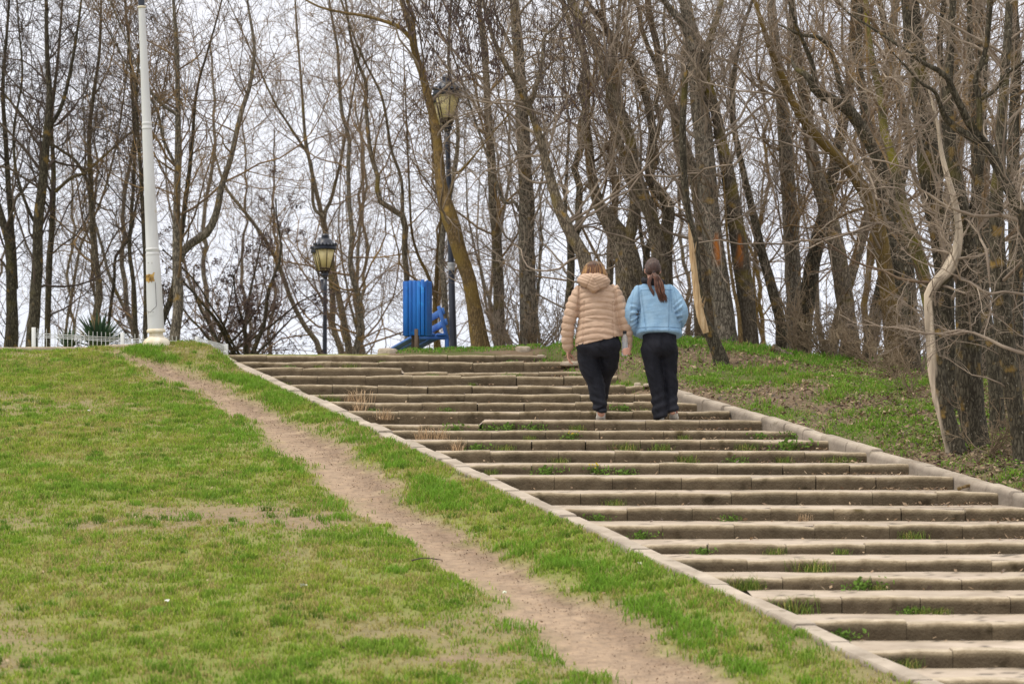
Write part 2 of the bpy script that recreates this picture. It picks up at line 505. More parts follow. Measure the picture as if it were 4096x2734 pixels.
for kk in range(-2, NK):
    y0 = D0 + DT * kk
    zt = float(SZ[kk + 3]); zprev = float(SZ[kk + 2])
    xl = float(XL(y0)) - .02; xr = float(XR(y0)) + .12
    segs = [(xl, xr, zt)]
    if kk == 21: segs = [(xl, (1605 - 2048) / FPX * y0, zt), ((1605 - 2048) / FPX * y0 + .03, xr, zt - .055)]
    if kk == 15: segs = [(xl, -.34, zt - .052), (-.31, xr, zt)]
    A = Acc()
    for si, (a, b, z) in enumerate(segs):
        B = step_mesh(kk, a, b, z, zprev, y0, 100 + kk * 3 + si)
        for q in B.Q: A.Q.append(q + A.n)
        for q in B.T: A.T.append(q + A.n)
        A.V += B.V; A.C += B.C; A.n += B.n
    for v in A.V: v -= np.array([0, D0, 0])
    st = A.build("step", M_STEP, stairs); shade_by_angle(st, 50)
    # tread behind the edge blocks
    znext = float(SZ[kk + 4]) if kk + 4 < len(SZ) else zt + .1
    nxs = np.linspace(xl, xr, 80); nys = np.linspace(y0 + .16, y0 + DT + .03, 10)
    TX, TY = np.meshgrid(nxs, nys)
    t = (TY - y0 - .16) / (DT - .16)
    TZ = zt - .010 + .022 * t + .012 * (fbm(TX * 2.2, TY * 2.2 + kk) - .5)
    if kk == 15: TZ -= .052 * (TX < -.34)
    if kk == 21: TZ -= .055 * (TX > (1605 - 2048) / FPX * y0)
    crack = (np.abs(fbm(TX * 1.1 + 9, TY * 4 + kk * 5) - .5) < .008)
    TV = np.stack([TX, TY - D0, TZ], -1).reshape(-1, 3)
    i = np.arange(9)[:, None] * 80 + np.arange(79)[None, :]
    tm = mesh_np("tread", TV, np.stack([i, i + 1, i + 81, i + 80], -1).reshape(-1, 4))
    f1 = fbm(TX * 3, TY * 3).ravel()[:, None]; dirt = sstep(.72, 1.0, t).ravel()[:, None] * sstep(.35, .6, fbm(TX * 5, TY * 5)).ravel()[:, None]
    c = np.array([1.02, .97, .93]) * (.82 + .3 * f1); c = c * (1 - .45 * dirt) + np.array([.5, .45, .3]) * .45 * dirt
    gap = (TY < nys[0] + .001) & (fbm(TX * 2.5, TY * 0 + kk * 3.7) > .45)
    c = np.where((crack | gap).ravel()[:, None], c * .3, c)
    set_col(tm, c)
    obj("tread", tm, M_CONC, st)

# sloping kerbs --------------------------------------------------------
def kerb(name, label, xf, w, lift, Y0, Y1, seed, inner):
    r = np.random.default_rng(seed)
    root = thing(name, label, "kerb", (float(xf(Y0)), Y0, float(S(Y0))))
    A = Acc(); y = Y0
    while y < Y1:
        L = r.uniform(.42, .62)
        ya, yb = y + .004, min(y + L, Y1) - .004
        jx, jz = r.normal(0, .008), r.normal(0, .007)
        yaw = r.normal(0, .012)
        n = 6; ys = np.linspace(ya, yb, n); V = []; Cc = []
        b = r.uniform(.9, 1.06)
        for q in ys:
            cx = float(xf(q)) + jx + yaw * (q - ya); zz = float(np.polyval(_pf, min(q, 37.3)) if q > 15 else S(q)) + lift + jz + .006 * (fbm(np.array([q * 5.]), np.array([seed * 1.3]))[0] - .5)
            wob = .012 * (fbm(np.array([q * 6.]), np.array([seed + 4.]))[0] - .5)
            prof = [(-w, -.4), (-w, -.05), (-w + .004, -.018), (-w + .02, 0), (-.02, 0.002), (-.004, -.018), (0, -.05), (0, -.4)]
            for pi, (px, pz) in enumerate(prof):
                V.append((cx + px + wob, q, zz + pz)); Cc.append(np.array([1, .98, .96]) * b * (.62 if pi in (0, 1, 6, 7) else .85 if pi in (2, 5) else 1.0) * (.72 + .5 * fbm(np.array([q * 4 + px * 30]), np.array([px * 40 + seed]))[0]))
        m = 8; Q = []; T = []
        for a in range(n - 1):
            for p in range(m):
                p2 = (p + 1) % m; Q.append((a * m + p, a * m + p2, (a + 1) * m + p2, (a + 1) * m + p))
        for p in range(1, m - 1):
            T.append((0, p + 1, p)); e = (n - 1) * m; T.append((e, e + p, e + p + 1))
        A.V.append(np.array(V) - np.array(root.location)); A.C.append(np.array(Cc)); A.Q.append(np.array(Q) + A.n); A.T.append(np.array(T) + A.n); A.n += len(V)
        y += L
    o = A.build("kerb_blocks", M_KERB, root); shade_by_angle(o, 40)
    return root
kerb("lawn_kerb", "pale sloping concrete kerb strip between the lawn and the stairway", lambda q: XL(q) + .02, .165, .015, 15.0, 37.3, 11, 1)
kerb("bank_kerb", "uneven block kerb along the wooded bank at the right end of the steps", lambda q: XR(q) + .235 + .02 * math.sin(q * 1.3), .13, .035, 15.0, 32.2, 23, -1)
# ------------------------------------------------------------------ lamps, fence, bin, bench, wall
M_WHITE = mat("white_paint", [(.52, .525, .53), (.60, .605, .61), (.64, .645, .65)], (3, 3, .8), .45, 5, .08, (20, 20, 6), spots=((.45, .36, .22), 5, .66, .8))
M_STAINED = mat("stained_base", [(.56, .46, .30), (.70, .62, .48), (.74, .70, .62)], (5, 5, 2.5), .7, 6, .3, (30, 30, 30))
M_RUST = mat("rust_patch", [(.12, .07, .03), (.45, .27, .07), (.55, .36, .13)], (14, 14, 14), .85, 6, .4)
M_IRON = mat("dark_iron", [(.012, .015, .026), (.02, .025, .042), (.03, .036, .058)], (5, 5, 2), .42, 4, .05, spec=.5)
M_RIM = mat("brown_frame", [(.035, .022, .018), (.05, .03, .022)], (5, 5, 5), .6)
M_BAND = mat("silver_band", [(.3, .31, .33), (.42, .43, .45)], (20, 20, 3), .5)
M_PANE = mat("amber_pane", [(.90, .77, .40), (.94, .83, .47), (.96, .86, .53)], (2.5, 2.5, 1.5), .35, 3)
_n = M_PANE.node_tree; _tr = _n.nodes.new("ShaderNodeBsdfTranslucent"); _tr.inputs["Color"].default_value = (1.0, .88, .52, 1)
_mx = _n.nodes.new("ShaderNodeMixShader"); _mx.inputs[0].default_value = .40
_n.links.new(_n.nodes["Principled BSDF"].outputs[0], _mx.inputs[1]); _n.links.new(_tr.outputs[0], _mx.inputs[2]); _n.links.new(_mx.outputs[0], _n.nodes["Material Output"].inputs["Surface"])
M_BLUE = mat("blue_paint", [(.007, .075, .31), (.010, .12, .44), (.018, .18, .56)], (7, 7, 1.5), .5, 6, .25, (25, 25, 6), spots=((.02, .22, .6), 9, .60, .68))
M_BLUE2 = mat("bench_blue_paint", [(.03, .10, .36), (.055, .16, .48), (.09, .23, .56)], (7, 7, 2), .5, 6, .2, (20, 20, 8))
M_POST = mat("rusty_steel", [(.07, .05, .035), (.13, .09, .06)], (9, 9, 3), .8, 5, .3)
M_WIRE = mat("white_wire", [(.55, .56, .57), (.72, .73, .74)], (4, 4, 4), .5)

# tall white pole -----------------------------------------------------
PY = 36.25
PB = at(627, 1385, PY)
pole = thing("lamp_post", "tall white painted lamp post leaning left at the top of the lawn", "lamp post", PB)
ms = FPX / PY
lean = (566 - 627) / ms / ((1385 - 20) / ms)
pole.rotation_euler = (0, math.atan(lean), 0)
px = lambda v: v / ms
A = Acc(); A.lathe([(px(57), -.25), (px(57), px(14)), (px(54), px(20)), (px(50), px(26)), (px(42), px(33)), (px(32), px(38)), (px(29.5), px(44)), (px(29), px(54)), (px(33), px(57))], n=8, phase=math.pi / 8)
o = A.build("bell_base", M_STAINED, pole); shade_by_angle(o, 30)
def seg(name, m, prof, n=24):
    A = Acc(); A.lathe([(px(a), px(b)) for a, b in prof], n=n); o = A.build(name, m, pole); shade_by_angle(o, 28); return o
seg("shaft", M_WHITE, [(33, 62), (32.6, 150), (30.5, 260), (27.5, 370), (26, 376), (24.2, 560), (23, 620), (20.2, 850), (18.6, 880), (17.5, 1000), (13.2, 1350), (13.2, 1360)])
seg("collar", M_STAINED, [(32, 55), (37.5, 57), (38, 63), (36, 67), (33, 70)])
seg("collar", M_WHITE, [(26, 362), (28.3, 364), (28.3, 371), (26.5, 374), (26.3, 380), (28, 383), (28.5, 389), (26, 393)])
seg("collar", M_WHITE, [(19.2, 868), (21, 870), (21.2, 876), (19.6, 880), (19.2, 886), (20.5, 889), (20.3, 894), (18.6, 898)])
seg("top_flange", M_STAINED, [(13.2, 1353), (17, 1356), (17, 1360), (13, 1362)])
seg("lantern_stem", M_IRON, [(13.2, 1361), (13.0, 1400), (11, 1440)])
# hatch and rust patch follow the curved shaft
def shell(name, a0, a1, z0, z1, dr, m, nz=10, na=10, rag=0.0, rc=0.0):
    zs = np.linspace(z0, z1, nz); V = []
    for i, z in enumerate(zs):
        rr = np.interp(z, [62, 150, 260, 370], [33, 32.6, 30.5, 27.5]) + dr
        for j in range(na):
            t = j / (na - 1)
            u = (i / (nz - 1))
            sh = rc * max(0, abs(2 * u - 1) - .82) / .18
            aa = a0 + (a1 - a0) * (sh / 2 + t * (1 - sh)) + rag * (vnoise(i * .9, j * .7) - .5) * (j in (0, na - 1))
            zz = z + rag * 60 * (vnoise(j * .8, i * .5 + 3) - .5) * (i in (0, nz - 1))
            V.append((px(rr) * math.cos(aa), px(rr) * math.sin(aa), px(zz)))
    i = np.arange(nz - 1)[:, None] * na + np.arange(na - 1)[None, :]
    me = mesh_np(name, V, np.stack([i, i + 1, i + na + 1, i + na], -1).reshape(-1, 4))
    return obj(name, me, m, pole)
shell("hatch", rad(196), rad(287), 122, 248, .55, M_WHITE, 16, 12, 0, .5)
_e = []
for i in range(20):
    t = i / 19; z = 255 - 118 * t; aa = rad(287) - rad(45) * max(0, t - .82) / .18
    rr = np.interp(z, [62, 150, 260, 370], [33, 32.6, 30.5, 27.5]) + .7; _e.append((px(rr) * math.cos(aa), px(rr) * math.sin(aa), px(z)))
for i in range(6):
    aa = rad(242 - 8 * i); z = 136 + 1.2 * i; rr = 33.3; _e.append((px(rr) * math.cos(aa), px(rr) * math.sin(aa), px(z)))
A = Acc(); A.tube(_e, px(.9), 5); A.build("hatch_seam", M_RIM, pole)
shell("rust_patch", rad(188), rad(284), 258, 290, .5, M_RUST, 12, 14, .3)
for ang, z in ((222, 133), (262, 136), (206, 279), (240, 283), (252, 276), (236, 333), (268, 331)):
    r0 = np.interp(z, [62, 150, 260, 370], [33, 32.6, 30.5, 27.5])
    A = Acc(); A.blob((px(r0) * math.cos(rad(ang)), px(r0) * math.sin(rad(ang)), px(z)), (px(2), px(2), px(1.6)), 8, 6)
    A.build("bolt", M_POST, pole)

# two-headed lanterns -------------------------------------------------
def lantern(A0, c, s):
    """adds parts of one lantern hanging in a cage over point c (its foot); s = scale"""
    root_parts = {}
    L = Acc(); hexa = 6; ph = math.pi / 6 + .25
    bot, top = .105 * s, .215 * s
    z0, z1 = .10 * s, .50 * s
    ring = lambda R, z, tt: [(c[0] + R * math.cos(a), c[1] + R * math.sin(a), c[2] + z) for a in np.linspace(0, 2 * math.pi, 25)]
    g = Acc(); g.lathe([(bot, z0), (top, z1)], c, hexa, phase=ph)
    cap = Acc(); cap.lathe([(top * 1.04, z1 - .01 * s), (top * 1.12, z1 + .01 * s), (top * 1.12, z1 + .05 * s), (top * 1.05, z1 + .06 * s), (top * 1.13, z1 + .085 * s), (top * 1.0, z1 + .10 * s), (top * .86, z1 + .12 * s), (top * .80, z1 + .135 * s), (top * .74, z1 + .175 * s), (top * .55, z1 + .215 * s), (top * .36, z1 + .235 * s), (top * .36, z1 + .285 * s), (top * .42, z1 + .29 * s), (top * .38, z1 + .30 * s), (top * .30, z1 + .325 * s)], c, 24)
    for k in range(18):
        a = k * 2 * math.pi / 18
        cap.blob((c[0] + top * 1.08 * math.cos(a), c[1] + top * 1.08 * math.sin(a), c[2] + z1 + .105 * s), (.02 * s, .02 * s, .03 * s), 6, 5)
    cage = Acc()
    for k in range(hexa):
        a = ph + k * 2 * math.pi / hexa
        p0 = (c[0] + bot * 1.03 * math.cos(a), c[1] + bot * 1.03 * math.sin(a), c[2] + z0 - .01 * s); p1 = (c[0] + top * 1.02 * math.cos(a), c[1] + top * 1.02 * math.sin(a), c[2] + z1)
        cage.tube([p0, p1], .0095 * s, 6)
        q = (c[0] + .05 * s * math.cos(a), c[1] + .05 * s * math.sin(a), c[2] - .02 * s)
        m_ = (c[0] + bot * .95 * math.cos(a), c[1] + bot * .95 * math.sin(a), c[2] + .05 * s)
        cage.tube([q, m_, p0], .009 * s, 6)
    cage.tube(ring(bot * 1.06, z0, 0), .012 * s, 6); cage.tube(ring(bot * 1.0, z0 - .05 * s, 0), .008 * s, 6)
    return g, cap, cage

def street_lamp(label, x_base, x_lan, y_foot, D, s, back, zbase, band=None, group="two-headed black lamps"):
    foot = at(x_lan, y_foot, D)
    base = np.array([(x_base - 2048) / FPX * D, D, zbase])
    t = thing("street_lamp", label, "street lamp", base, group)
    f = foot - base
    H = f[2]
    A = Acc()
    path = lambda z: np.array([f[0] * z / H, 0, z])
    zs = [0, .3, .32, H * .45, H - .35, H - .30, H - .1]
    rs = [.075, .07, .062, .05, .040, .044, .044]
    rs = [r * s for r in rs]
    A.tube([path(z) for z in zs], rs, 16)
    A.build("post", M_IRON, t)
    A = Acc(); e = path(H - .02)
    A.lathe([(.044 * s, -.10 * s), (.05 * s, -.06 * s), (.075 * s, -.03 * s), (.08 * s, 0), (.06 * s, .02 * s), (.05 * s, .05 * s)], e, 16)
    for v in ((0, 0, 0),):
        pass
    bx = np.array(back) * s
    A.tube([path(H - .30), path(H - .30) + bx * .5 + np.array([0, 0, -.03]), path(H - .10) + bx * np.array([.95, .95, 0]) + np.array([0, 0, -.12]), path(H - .06) + bx], [.03 * s, .03 * s, .028 * s, .035 * s], 8)
    A.blob(path(H - .24) + bx * .15, (.05 * s, .05 * s, .045 * s), 10, 8)
    A.build("bracket", M_IRON, t)
    for c in (path(H), path(H) + bx):
        g, cap, cage = lantern(None, c, s)
        lo = g.build("lantern", M_PANE, t, smooth=False)
        o = cap.build("cap", M_IRON, lo); shade_by_angle(o, 35)
        cage.build("cage", M_RIM, lo)
    if band:
        zb = (band - y_foot) * D / FPX
        A = Acc(); p = path(H - zb); A.lathe([(.058 * s, -.05), (.060 * s, -.045), (.060 * s, .0), (.058 * s, .003), (.060 * s, .006), (.060 * s, .05), (.058 * s, .055)], p, 16)
        A.build("tape_band", M_BAND, t)
    return t
street_lamp("nearer and taller black street lamp with two amber lanterns, behind the leaning ochre tree", 1816, 1789, 500, 38.9, .82, (-.05, 1.05, 0), gz((1816 - 2048) / FPX * 38.9, 38.9), band=1066)
street_lamp("farther and smaller black street lamp with two amber lanterns, left of the blue bin", 1297, 1301, 1092, 49.0, .82, (-.14, 1.05, 0), gz((1297 - 2048) / FPX * 49, 49))

# litter bin ------------------------------------------------------------
BD = 37.1
bs = FPX / BD
bz = gz((1670 - 2048) / FPX * BD, BD)
bb = at(1670, 1400, BD); bz = bb[2]
binr = thing("litter_bin", "blue slatted wooden litter bin on two steel posts beside the blue bench", "litter bin", bb, rotz=rad(-14))
W = .138; Hb0, Hb1 = .185, .90
A = Acc()
for x in (-.055, .03): A.box((x - .024, -.02 + (x > 0) * -.15, -.3), (x + .024, .02 + (x > 0) * -.13, .27 if x > 0 else .42), bev=.004)
A.build("support_post", M_POST, binr)
A = Acc(); A.box((-W + .02, -W + .02, Hb0 + .03), (W - .02, W - .02, Hb0 + .05)); A.build("bin_floor", M_POST, binr)
r = np.random.default_rng(5)
for f in range(4):
    ca, sa = math.cos(f * math.pi / 2), math.sin(f * math.pi / 2)
    M = np.eye(4); M[:2, :2] = [[ca, -sa], [sa, ca]]
    for k in range(5):
        x0 = -W + k * (2 * W / 5) + (.006 if k in (1, 4) else .002); x1 = -W + (k + 1) * (2 * W / 5) - .003
        A = Acc(); A.box((x0, -W - .022, Hb0 + r.normal(0, .004)), (x1, -W + .0, Hb1 + r.normal(0, .006)), M, bev=.004)
        A.build("slat", M_BLUE, binr, smooth=False)
A = Acc()
for z in (Hb0 + .10, Hb1 - .12): A.lathe([(W * 1.36, z), (W * 1.36, z + .03)], n=4, phase=math.pi / 4)
A.build("inner_hoop", M_POST, binr, smooth=False)

# bench: seen from its near end, running away down the far slope -----------
nb = at(1788, 1394, 38.0)
bench = thing("park_bench", "blue wooden slatted park bench half hidden behind the litter bin", "bench", nb)
fb = at(1676, 1452, 39.75); d = (fb - nb); Lb = np.linalg.norm(d); d = d / Lb
sidev = norm(np.cross(np.array([0, 0, 1.0]), d))      # towards the sitter's front
if sidev[0] > 0: sidev = -sidev
upv = norm(np.cross(d, sidev)); upv = upv if upv[2] > 0 else -upv
MB = np.eye(4); MB[:3, 0] = d; MB[:3, 1] = sidev; MB[:3, 2] = upv
def bbox(name, lo, hi, extra=None):
    A = Acc(); A.box(lo, hi, MB if extra is None else MB @ extra, bev=.006); return A.build(name, M_BLUE2, bench, smooth=False)
for k in range(3): bbox("seat_slat", (-.03, .02 + k * .145, .17), (Lb, .14 + k * .145, .205))
tilt = np.eye(4); ca, sa = math.cos(rad(14)), math.sin(rad(14)); tilt[1:3, 1:3] = [[ca, sa], [-sa, ca]]; tilt[:3, 3] = (0, -.02, .17)
for z in (.15, .30): bbox("back_slat", (-.012, -.04, z), (Lb, -.008, z + .085), tilt)
for x in (0.0, Lb - .2):
    A = Acc()
    A.box((x, -.03, -.25), (x + .05, .02, .17), MB, bev=.005); A.box((x, -.03, .125), (x + .05, .48, .168), MB, bev=.005); A.box((x, .42, -.25), (x + .05, .47, .125), MB, bev=.005)
    A.box((x, -.005, 0), (x + .05, .04, .42), MB @ tilt, bev=.005)
    A.build("side_frame", M_BLUE2, bench, smooth=False)

# wire fence ------------------------------------------------------------
FENCE = [((135, 1390, 1312), 39.0), ((490, 1390, 1332), 39.2), ((788, 1392, 1348), 39.4), ((905, 1425, 1378), 41.2)]
fence = thing("wire_fence", "low white welded wire fence with folded mesh panels behind the crest of the lawn", "fence", at(500, 1400, 39.1))
fo = np.array(fence.location)
tops = [at(a[0], a[2], D) for a, D in FENCE]
for k, p in enumerate(tops):
    A = Acc(); A.box((p[0] - .026, p[1] - .026, p[2] - 1.15), (p[0] + .026, p[1] + .026, p[2] + .01), bev=.004)
    A.V[-1] -= fo; A.build("fence_post", M_WIRE, fence, smooth=False)
def panel(p, q, sag=.0):
    A = Acc(); d = q - p; L = np.linalg.norm(d[:2]); n = max(4, int(L / .055)); nrm = norm(np.array([d[1], -d[0], 0.]))
    zz = [0.02, -.05, -.075, -.10, -.17, -.40, -.425, -.45, -1.0]; off = [0, 0, -.04, 0, 0, 0, -.04, 0, 0]
    P = []
    for i in range(n + 1):
        b = p + d * (i / n)
        P.append([b + np.array([0, 0, z - .02]) + nrm * o for z, o in zip(zz, off)])
    V, Q = tubes_arr(np.array(P), np.full((n + 1, len(zz)), .005), 5); A.add(V - fo, Q)
    for z, o in ((-.05, 0), (-.075, -.04), (-.10, 0), (-.25, 0), (-.425, -.04), (-.62, 0), (-.85, 0)):
        A.tube([p + np.array([0, 0, z - .02]) + nrm * o - fo, q + np.array([0, 0, z - .02]) + nrm * o - fo], .0055, 5)
    A.build("mesh_panel", M_WIRE, fence)
for k in range(3): panel(tops[k], tops[k + 1])

# low concrete wall at the crest, left of the pole ---------------------------
wl = thing("low_wall", "low weathered concrete kerb wall along the top edge of the lawn", "wall", at(200, 1398, 37.4))
wo = np.array(wl.location)
A = Acc(); pts = [(-60, 1387), (120, 1387), (300, 1386), (400, 1383), (450, 1377), (520, 1375), (590, 1375), (640, 1377)]
P = []
for x, y in pts:
    t = at(x, y, 37.4 - .5 * max(0, (x - 300) / 300)); P.append(t)
P = np.array(P); xs = np.linspace(0, len(P) - 1, 60); P = np.stack([np.interp(xs, np.arange(len(P)), P[:, i]) for i in range(3)], 1)
P[:, 2] += .012 * (fbm(xs * 2, xs * 0) - .5)
V = []; Cc = []
for p in P:
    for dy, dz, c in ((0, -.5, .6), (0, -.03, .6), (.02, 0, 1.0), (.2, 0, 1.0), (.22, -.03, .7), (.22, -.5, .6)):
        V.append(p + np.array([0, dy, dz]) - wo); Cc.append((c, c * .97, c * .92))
m = 6; Q = [(a * m + q, (a + 1) * m + q, (a + 1) * m + (q + 1) % m, a * m + (q + 1) % m) for a in range(59) for q in range(m)]
A.add(V, Q, [(0, 1, 2), (0, 2, 3), (0, 3, 4), (0, 4, 5)]); me = A.mesh("wall"); set_col(me, Cc)
o = obj("wall_body", me, M_STEP, wl); shade_by_angle(o, 40)

# agave behind the fence ------------------------------------------------------
M_AGAVE = leaf_mat("agave_leaf", .1, .5)
def agave(label, x, y, D, R, n, seed):
    r = np.random.default_rng(seed); c = at(x, y, D)
    t = thing("agave_plant", label, "plant", c)
    A = Acc()
    for k in range(n):
        az = r.uniform(0, 2 * math.pi); el = rad(r.uniform(22, 80)); L = R * r.uniform(.75, 1.15)
        h = np.array([math.cos(az), math.sin(az), 0]); s = np.array([-h[1], h[0], 0])
        V = []
        for i in range(7):
            u = i / 6; w = .05 * R / .6 * (1 - u) ** .8 * (.6 + 1.2 * u * (1 - u) * 2)
            e2 = el - .25 * u * (1 - el / 1.6)
            p = h * L * u * math.cos(e2) + np.array([0, 0, L * u * math.sin(e2)])
            V += [p - s * w + np.array([0, 0, w * .35]), p, p + s * w + np.array([0, 0, w * .35])]
        Q = []
        for i in range(6):
            b = i * 3; Q += [(b, b + 1, b + 4, b + 3), (b + 1, b + 2, b + 5, b + 4)]
        dead = r.random() < .1
        A.add(V, Q, col=np.array([.05, .09, .05]) * r.uniform(.6, 1.3) if not dead else np.array([.24, .18, .10]))
    A.build("leaves", M_AGAVE, t)
agave("larger dark green spiky agave clump behind the white wire fence", 395, 1402, 39.9, .56, 95, 3)
agave("smaller pale tipped agave at the left end of the spiky clump", 275, 1400, 39.8, .34, 34, 4)

# lumps of broken concrete and logs ----------------------------------------------
def rock(name, label, cat, x, y, D, w, h, dpt, seed, m=None, flat=False, group=None):
    r = np.random.default_rng(seed); c = at(x, y, D)
    A = Acc(); s = FPX / D
    V, Q = None, None
    A.blob((0, 0, 0), (w / s / 2, dpt / 2, h / s * .75), 18, 12)
    v = A.V[0]; ex = (np.abs(v / (np.abs(v).max(0) + 1e-9)) ** .55) * np.sign(v) * np.abs(v).max(0)
    ex = ex * (1 + .28 * (fbm(v[:, 0] * 9 + seed, v[:, 2] * 9 + v[:, 1] * 7)[:, None] - .5) * 2)
    A.V[0] = ex
    o = A.build(name, m or M_ROCK); o.location = c
    tag(o, label, cat, group); shade_by_angle(o, 30); return o
rock("rock", "rounded brown lump of broken concrete on the top step left of the bench", "rock", 1540, 1412, 36.75, 66, 32, .2, 1)
rock("rock", "smaller paler concrete lump next to the rounded one on the top step", "rock", 1570, 1412, 36.65, 40, 24, .14, 2)
rock("rock", "square pale concrete block on the right end of the top step", "rock", 2095, 1401, 36.6, 62, 22, .22, 3)
rock("rock", "small pale concrete lump in the grass just left of the woman in beige", "rock", 2165, 1424, 35.9, 36, 9, .12, 4)
rock("rock", "long pale kerb fragment between the two walkers", "rock", 2285, 1455, 35.4, 95, 16, .25, 5)
rock("rock", "upright pale stone at the end of a step between the walkers", "rock", 2550, 1543, 33.1, 28, 18, .10, 6)
rock("rock", "low pale stone beside the upright one between the walkers", "rock", 2590, 1540, 33.0, 36, 10, .12, 7)
# ------------------------------------------------------------------ trees
def bark(name, dark, mid, light, moss=None, moss_lo=.58, lichen=(.30, .19, .05), lich_lo=.60):
    m = bpy.data.materials.new(name); m.use_nodes = True
    nt = m.node_tree; N = nt.nodes; L = nt.links
    b = N["Principled BSDF"]; b.inputs["Roughness"].default_value = .9; b.inputs["Specular IOR Level"].default_value = .15
    t = N.new("ShaderNodeTexCoord"); mp = N.new("ShaderNodeMapping"); mp.inputs["Scale"].default_value = (34, 34, 9)
    L.new(t.outputs["Object"], mp.inputs[0])
    vo = N.new("ShaderNodeTexVoronoi"); vo.inputs["Scale"].default_value = 1.0; vo.feature = 'DISTANCE_TO_EDGE'
    ns = N.new("ShaderNodeTexNoise"); ns.inputs["Scale"].default_value = .8; ns.inputs["Detail"].default_value = 6
    L.new(mp.outputs[0], ns.inputs["Vector"])
    wx = N.new("ShaderNodeVectorMath"); wx.operation = 'ADD'; L.new(mp.outputs[0], wx.inputs[0]); sc = N.new('ShaderNodeVectorMath'); sc.operation = 'SCALE'; sc.inputs['Scale'].default_value = 2.6; L.new(ns.outputs['Color'], sc.inputs[0]); L.new(sc.outputs[0], wx.inputs[1]); L.new(wx.outputs[0], vo.inputs["Vector"])
    mul = N.new("ShaderNodeMath"); mul.operation = 'MULTIPLY'; L.new(vo.outputs["Distance"], mul.inputs[0]); L.new(ns.outputs["Fac"], mul.inputs[1])
    r = N.new("ShaderNodeValToRGB"); L.new(mul.outputs[0], r.inputs[0])
    els = r.color_ramp.elements; els.new(.3)
    for e, p, c in zip(els, (.0, .10, .42), (dark, mid, light)): e.position = p; e.color = (*c, 1)
    c_out = r.outputs["Color"]
    big = N.new("ShaderNodeTexNoise"); big.inputs["Scale"].default_value = 2.2; big.inputs["Detail"].default_value = 5; L.new(t.outputs["Object"], big.inputs["Vector"])
    def over(fac, col, c_in):
        mx = N.new("ShaderNodeMix"); mx.data_type = 'RGBA'; L.new(fac, mx.inputs["Factor"]); L.new(c_in, mx.inputs["A"]); mx.inputs["B"].default_value = (*col, 1); return mx.outputs["Result"]
    mr = N.new("ShaderNodeMapRange"); mr.inputs["From Min"].default_value = lich_lo; mr.inputs["From Max"].default_value = lich_lo + .12; mr.inputs["To Max"].default_value = .75
    sp = N.new("ShaderNodeTexNoise"); sp.inputs["Scale"].default_value = 6; sp.inputs["Detail"].default_value = 7; L.new(t.outputs["Object"], sp.inputs["Vector"])
    L.new(sp.outputs["Fac"], mr.inputs["Value"]); c_out = over(mr.outputs["Result"], lichen, c_out)
    fl = N.new('ShaderNodeTexNoise'); fl.inputs['Scale'].default_value = 38; fl.inputs['Detail'].default_value = 3; L.new(t.outputs['Object'], fl.inputs['Vector'])
    m3 = N.new('ShaderNodeMapRange'); m3.inputs['From Min'].default_value = .66; m3.inputs['From Max'].default_value = .72; m3.inputs['To Max'].default_value = .7
    L.new(fl.outputs['Fac'], m3.inputs['Value']); c_out = over(m3.outputs['Result'], (.36, .33, .27), c_out)
    if moss:
        m2 = N.new("ShaderNodeMapRange"); m2.inputs["From Min"].default_value = moss_lo; m2.inputs["From Max"].default_value = moss_lo + .13; m2.inputs["To Max"].default_value = .8
        L.new(big.outputs["Fac"], m2.inputs["Value"]); c_out = over(m2.outputs["Result"], moss, c_out)
    oi = N.new("ShaderNodeObjectInfo"); hv = N.new("ShaderNodeHueSaturation")
    v = N.new("ShaderNodeMapRange"); v.inputs["To Min"].default_value = .8; v.inputs["To Max"].default_value = 1.2; L.new(oi.outputs["Random"], v.inputs["Value"])
    L.new(v.outputs["Result"], hv.inputs["Value"]); L.new(c_out, hv.inputs["Color"]); c_out = hv.outputs["Color"]
    a = N.new("ShaderNodeVertexColor"); a.layer_name = "col"
    mx = N.new("ShaderNodeMix"); mx.data_type = 'RGBA'; L.new(a.outputs["Alpha"], mx.inputs["Factor"]); L.new(c_out, mx.inputs["A"]); L.new(a.outputs["Color"], mx.inputs["B"])
    L.new(mx.outputs["Result"], b.inputs["Base Color"])
    bp = N.new("ShaderNodeBump"); bp.inputs["Strength"].default_value = .8; bp.inputs["Distance"].default_value = .02; bp.invert = False
    L.new(mul.outputs[0], bp.inputs["Height"]); L.new(bp.outputs[0], b.inputs["Normal"])
    return m
B_GREY = bark("grey_bark", (.045, .038, .03), (.20, .172, .135), (.36, .32, .255), moss=(.15, .115, .03), moss_lo=.62)
B_DARK = bark("dark_bark", (.025, .021, .015), (.088, .076, .054), (.17, .15, .11), moss=(.10, .085, .02), moss_lo=.58)
B_OCHRE = bark("ochre_bark", (.07, .048, .024), (.165, .112, .052), (.235, .17, .088), moss=(.17, .115, .03), moss_lo=.48)
B_BROWN = bark("brown_bark", (.04, .032, .024), (.18, .148, .108), (.31, .262, .195), moss=(.16, .12, .03), moss_lo=.56)
def twig_mat(name, a, b, c):
    return mat(name, [a, b, c], (1.6, 1.6, 1.6), .85, 5, spec=.2)
T_BROWN = twig_mat("brown_twigs", (.085, .06, .046), (.175, .122, .08), (.31, .195, .07))
T_DARK = twig_mat("dark_twigs", (.045, .033, .03), (.08, .06, .05), (.13, .10, .07))
T_GREY = twig_mat("grey_twigs", (.13, .10, .08), (.25, .20, .155), (.38, .31, .24))
T_RED = twig_mat("reddish_twigs", (.13, .095, .062), (.22, .165, .11), (.32, .255, .175))

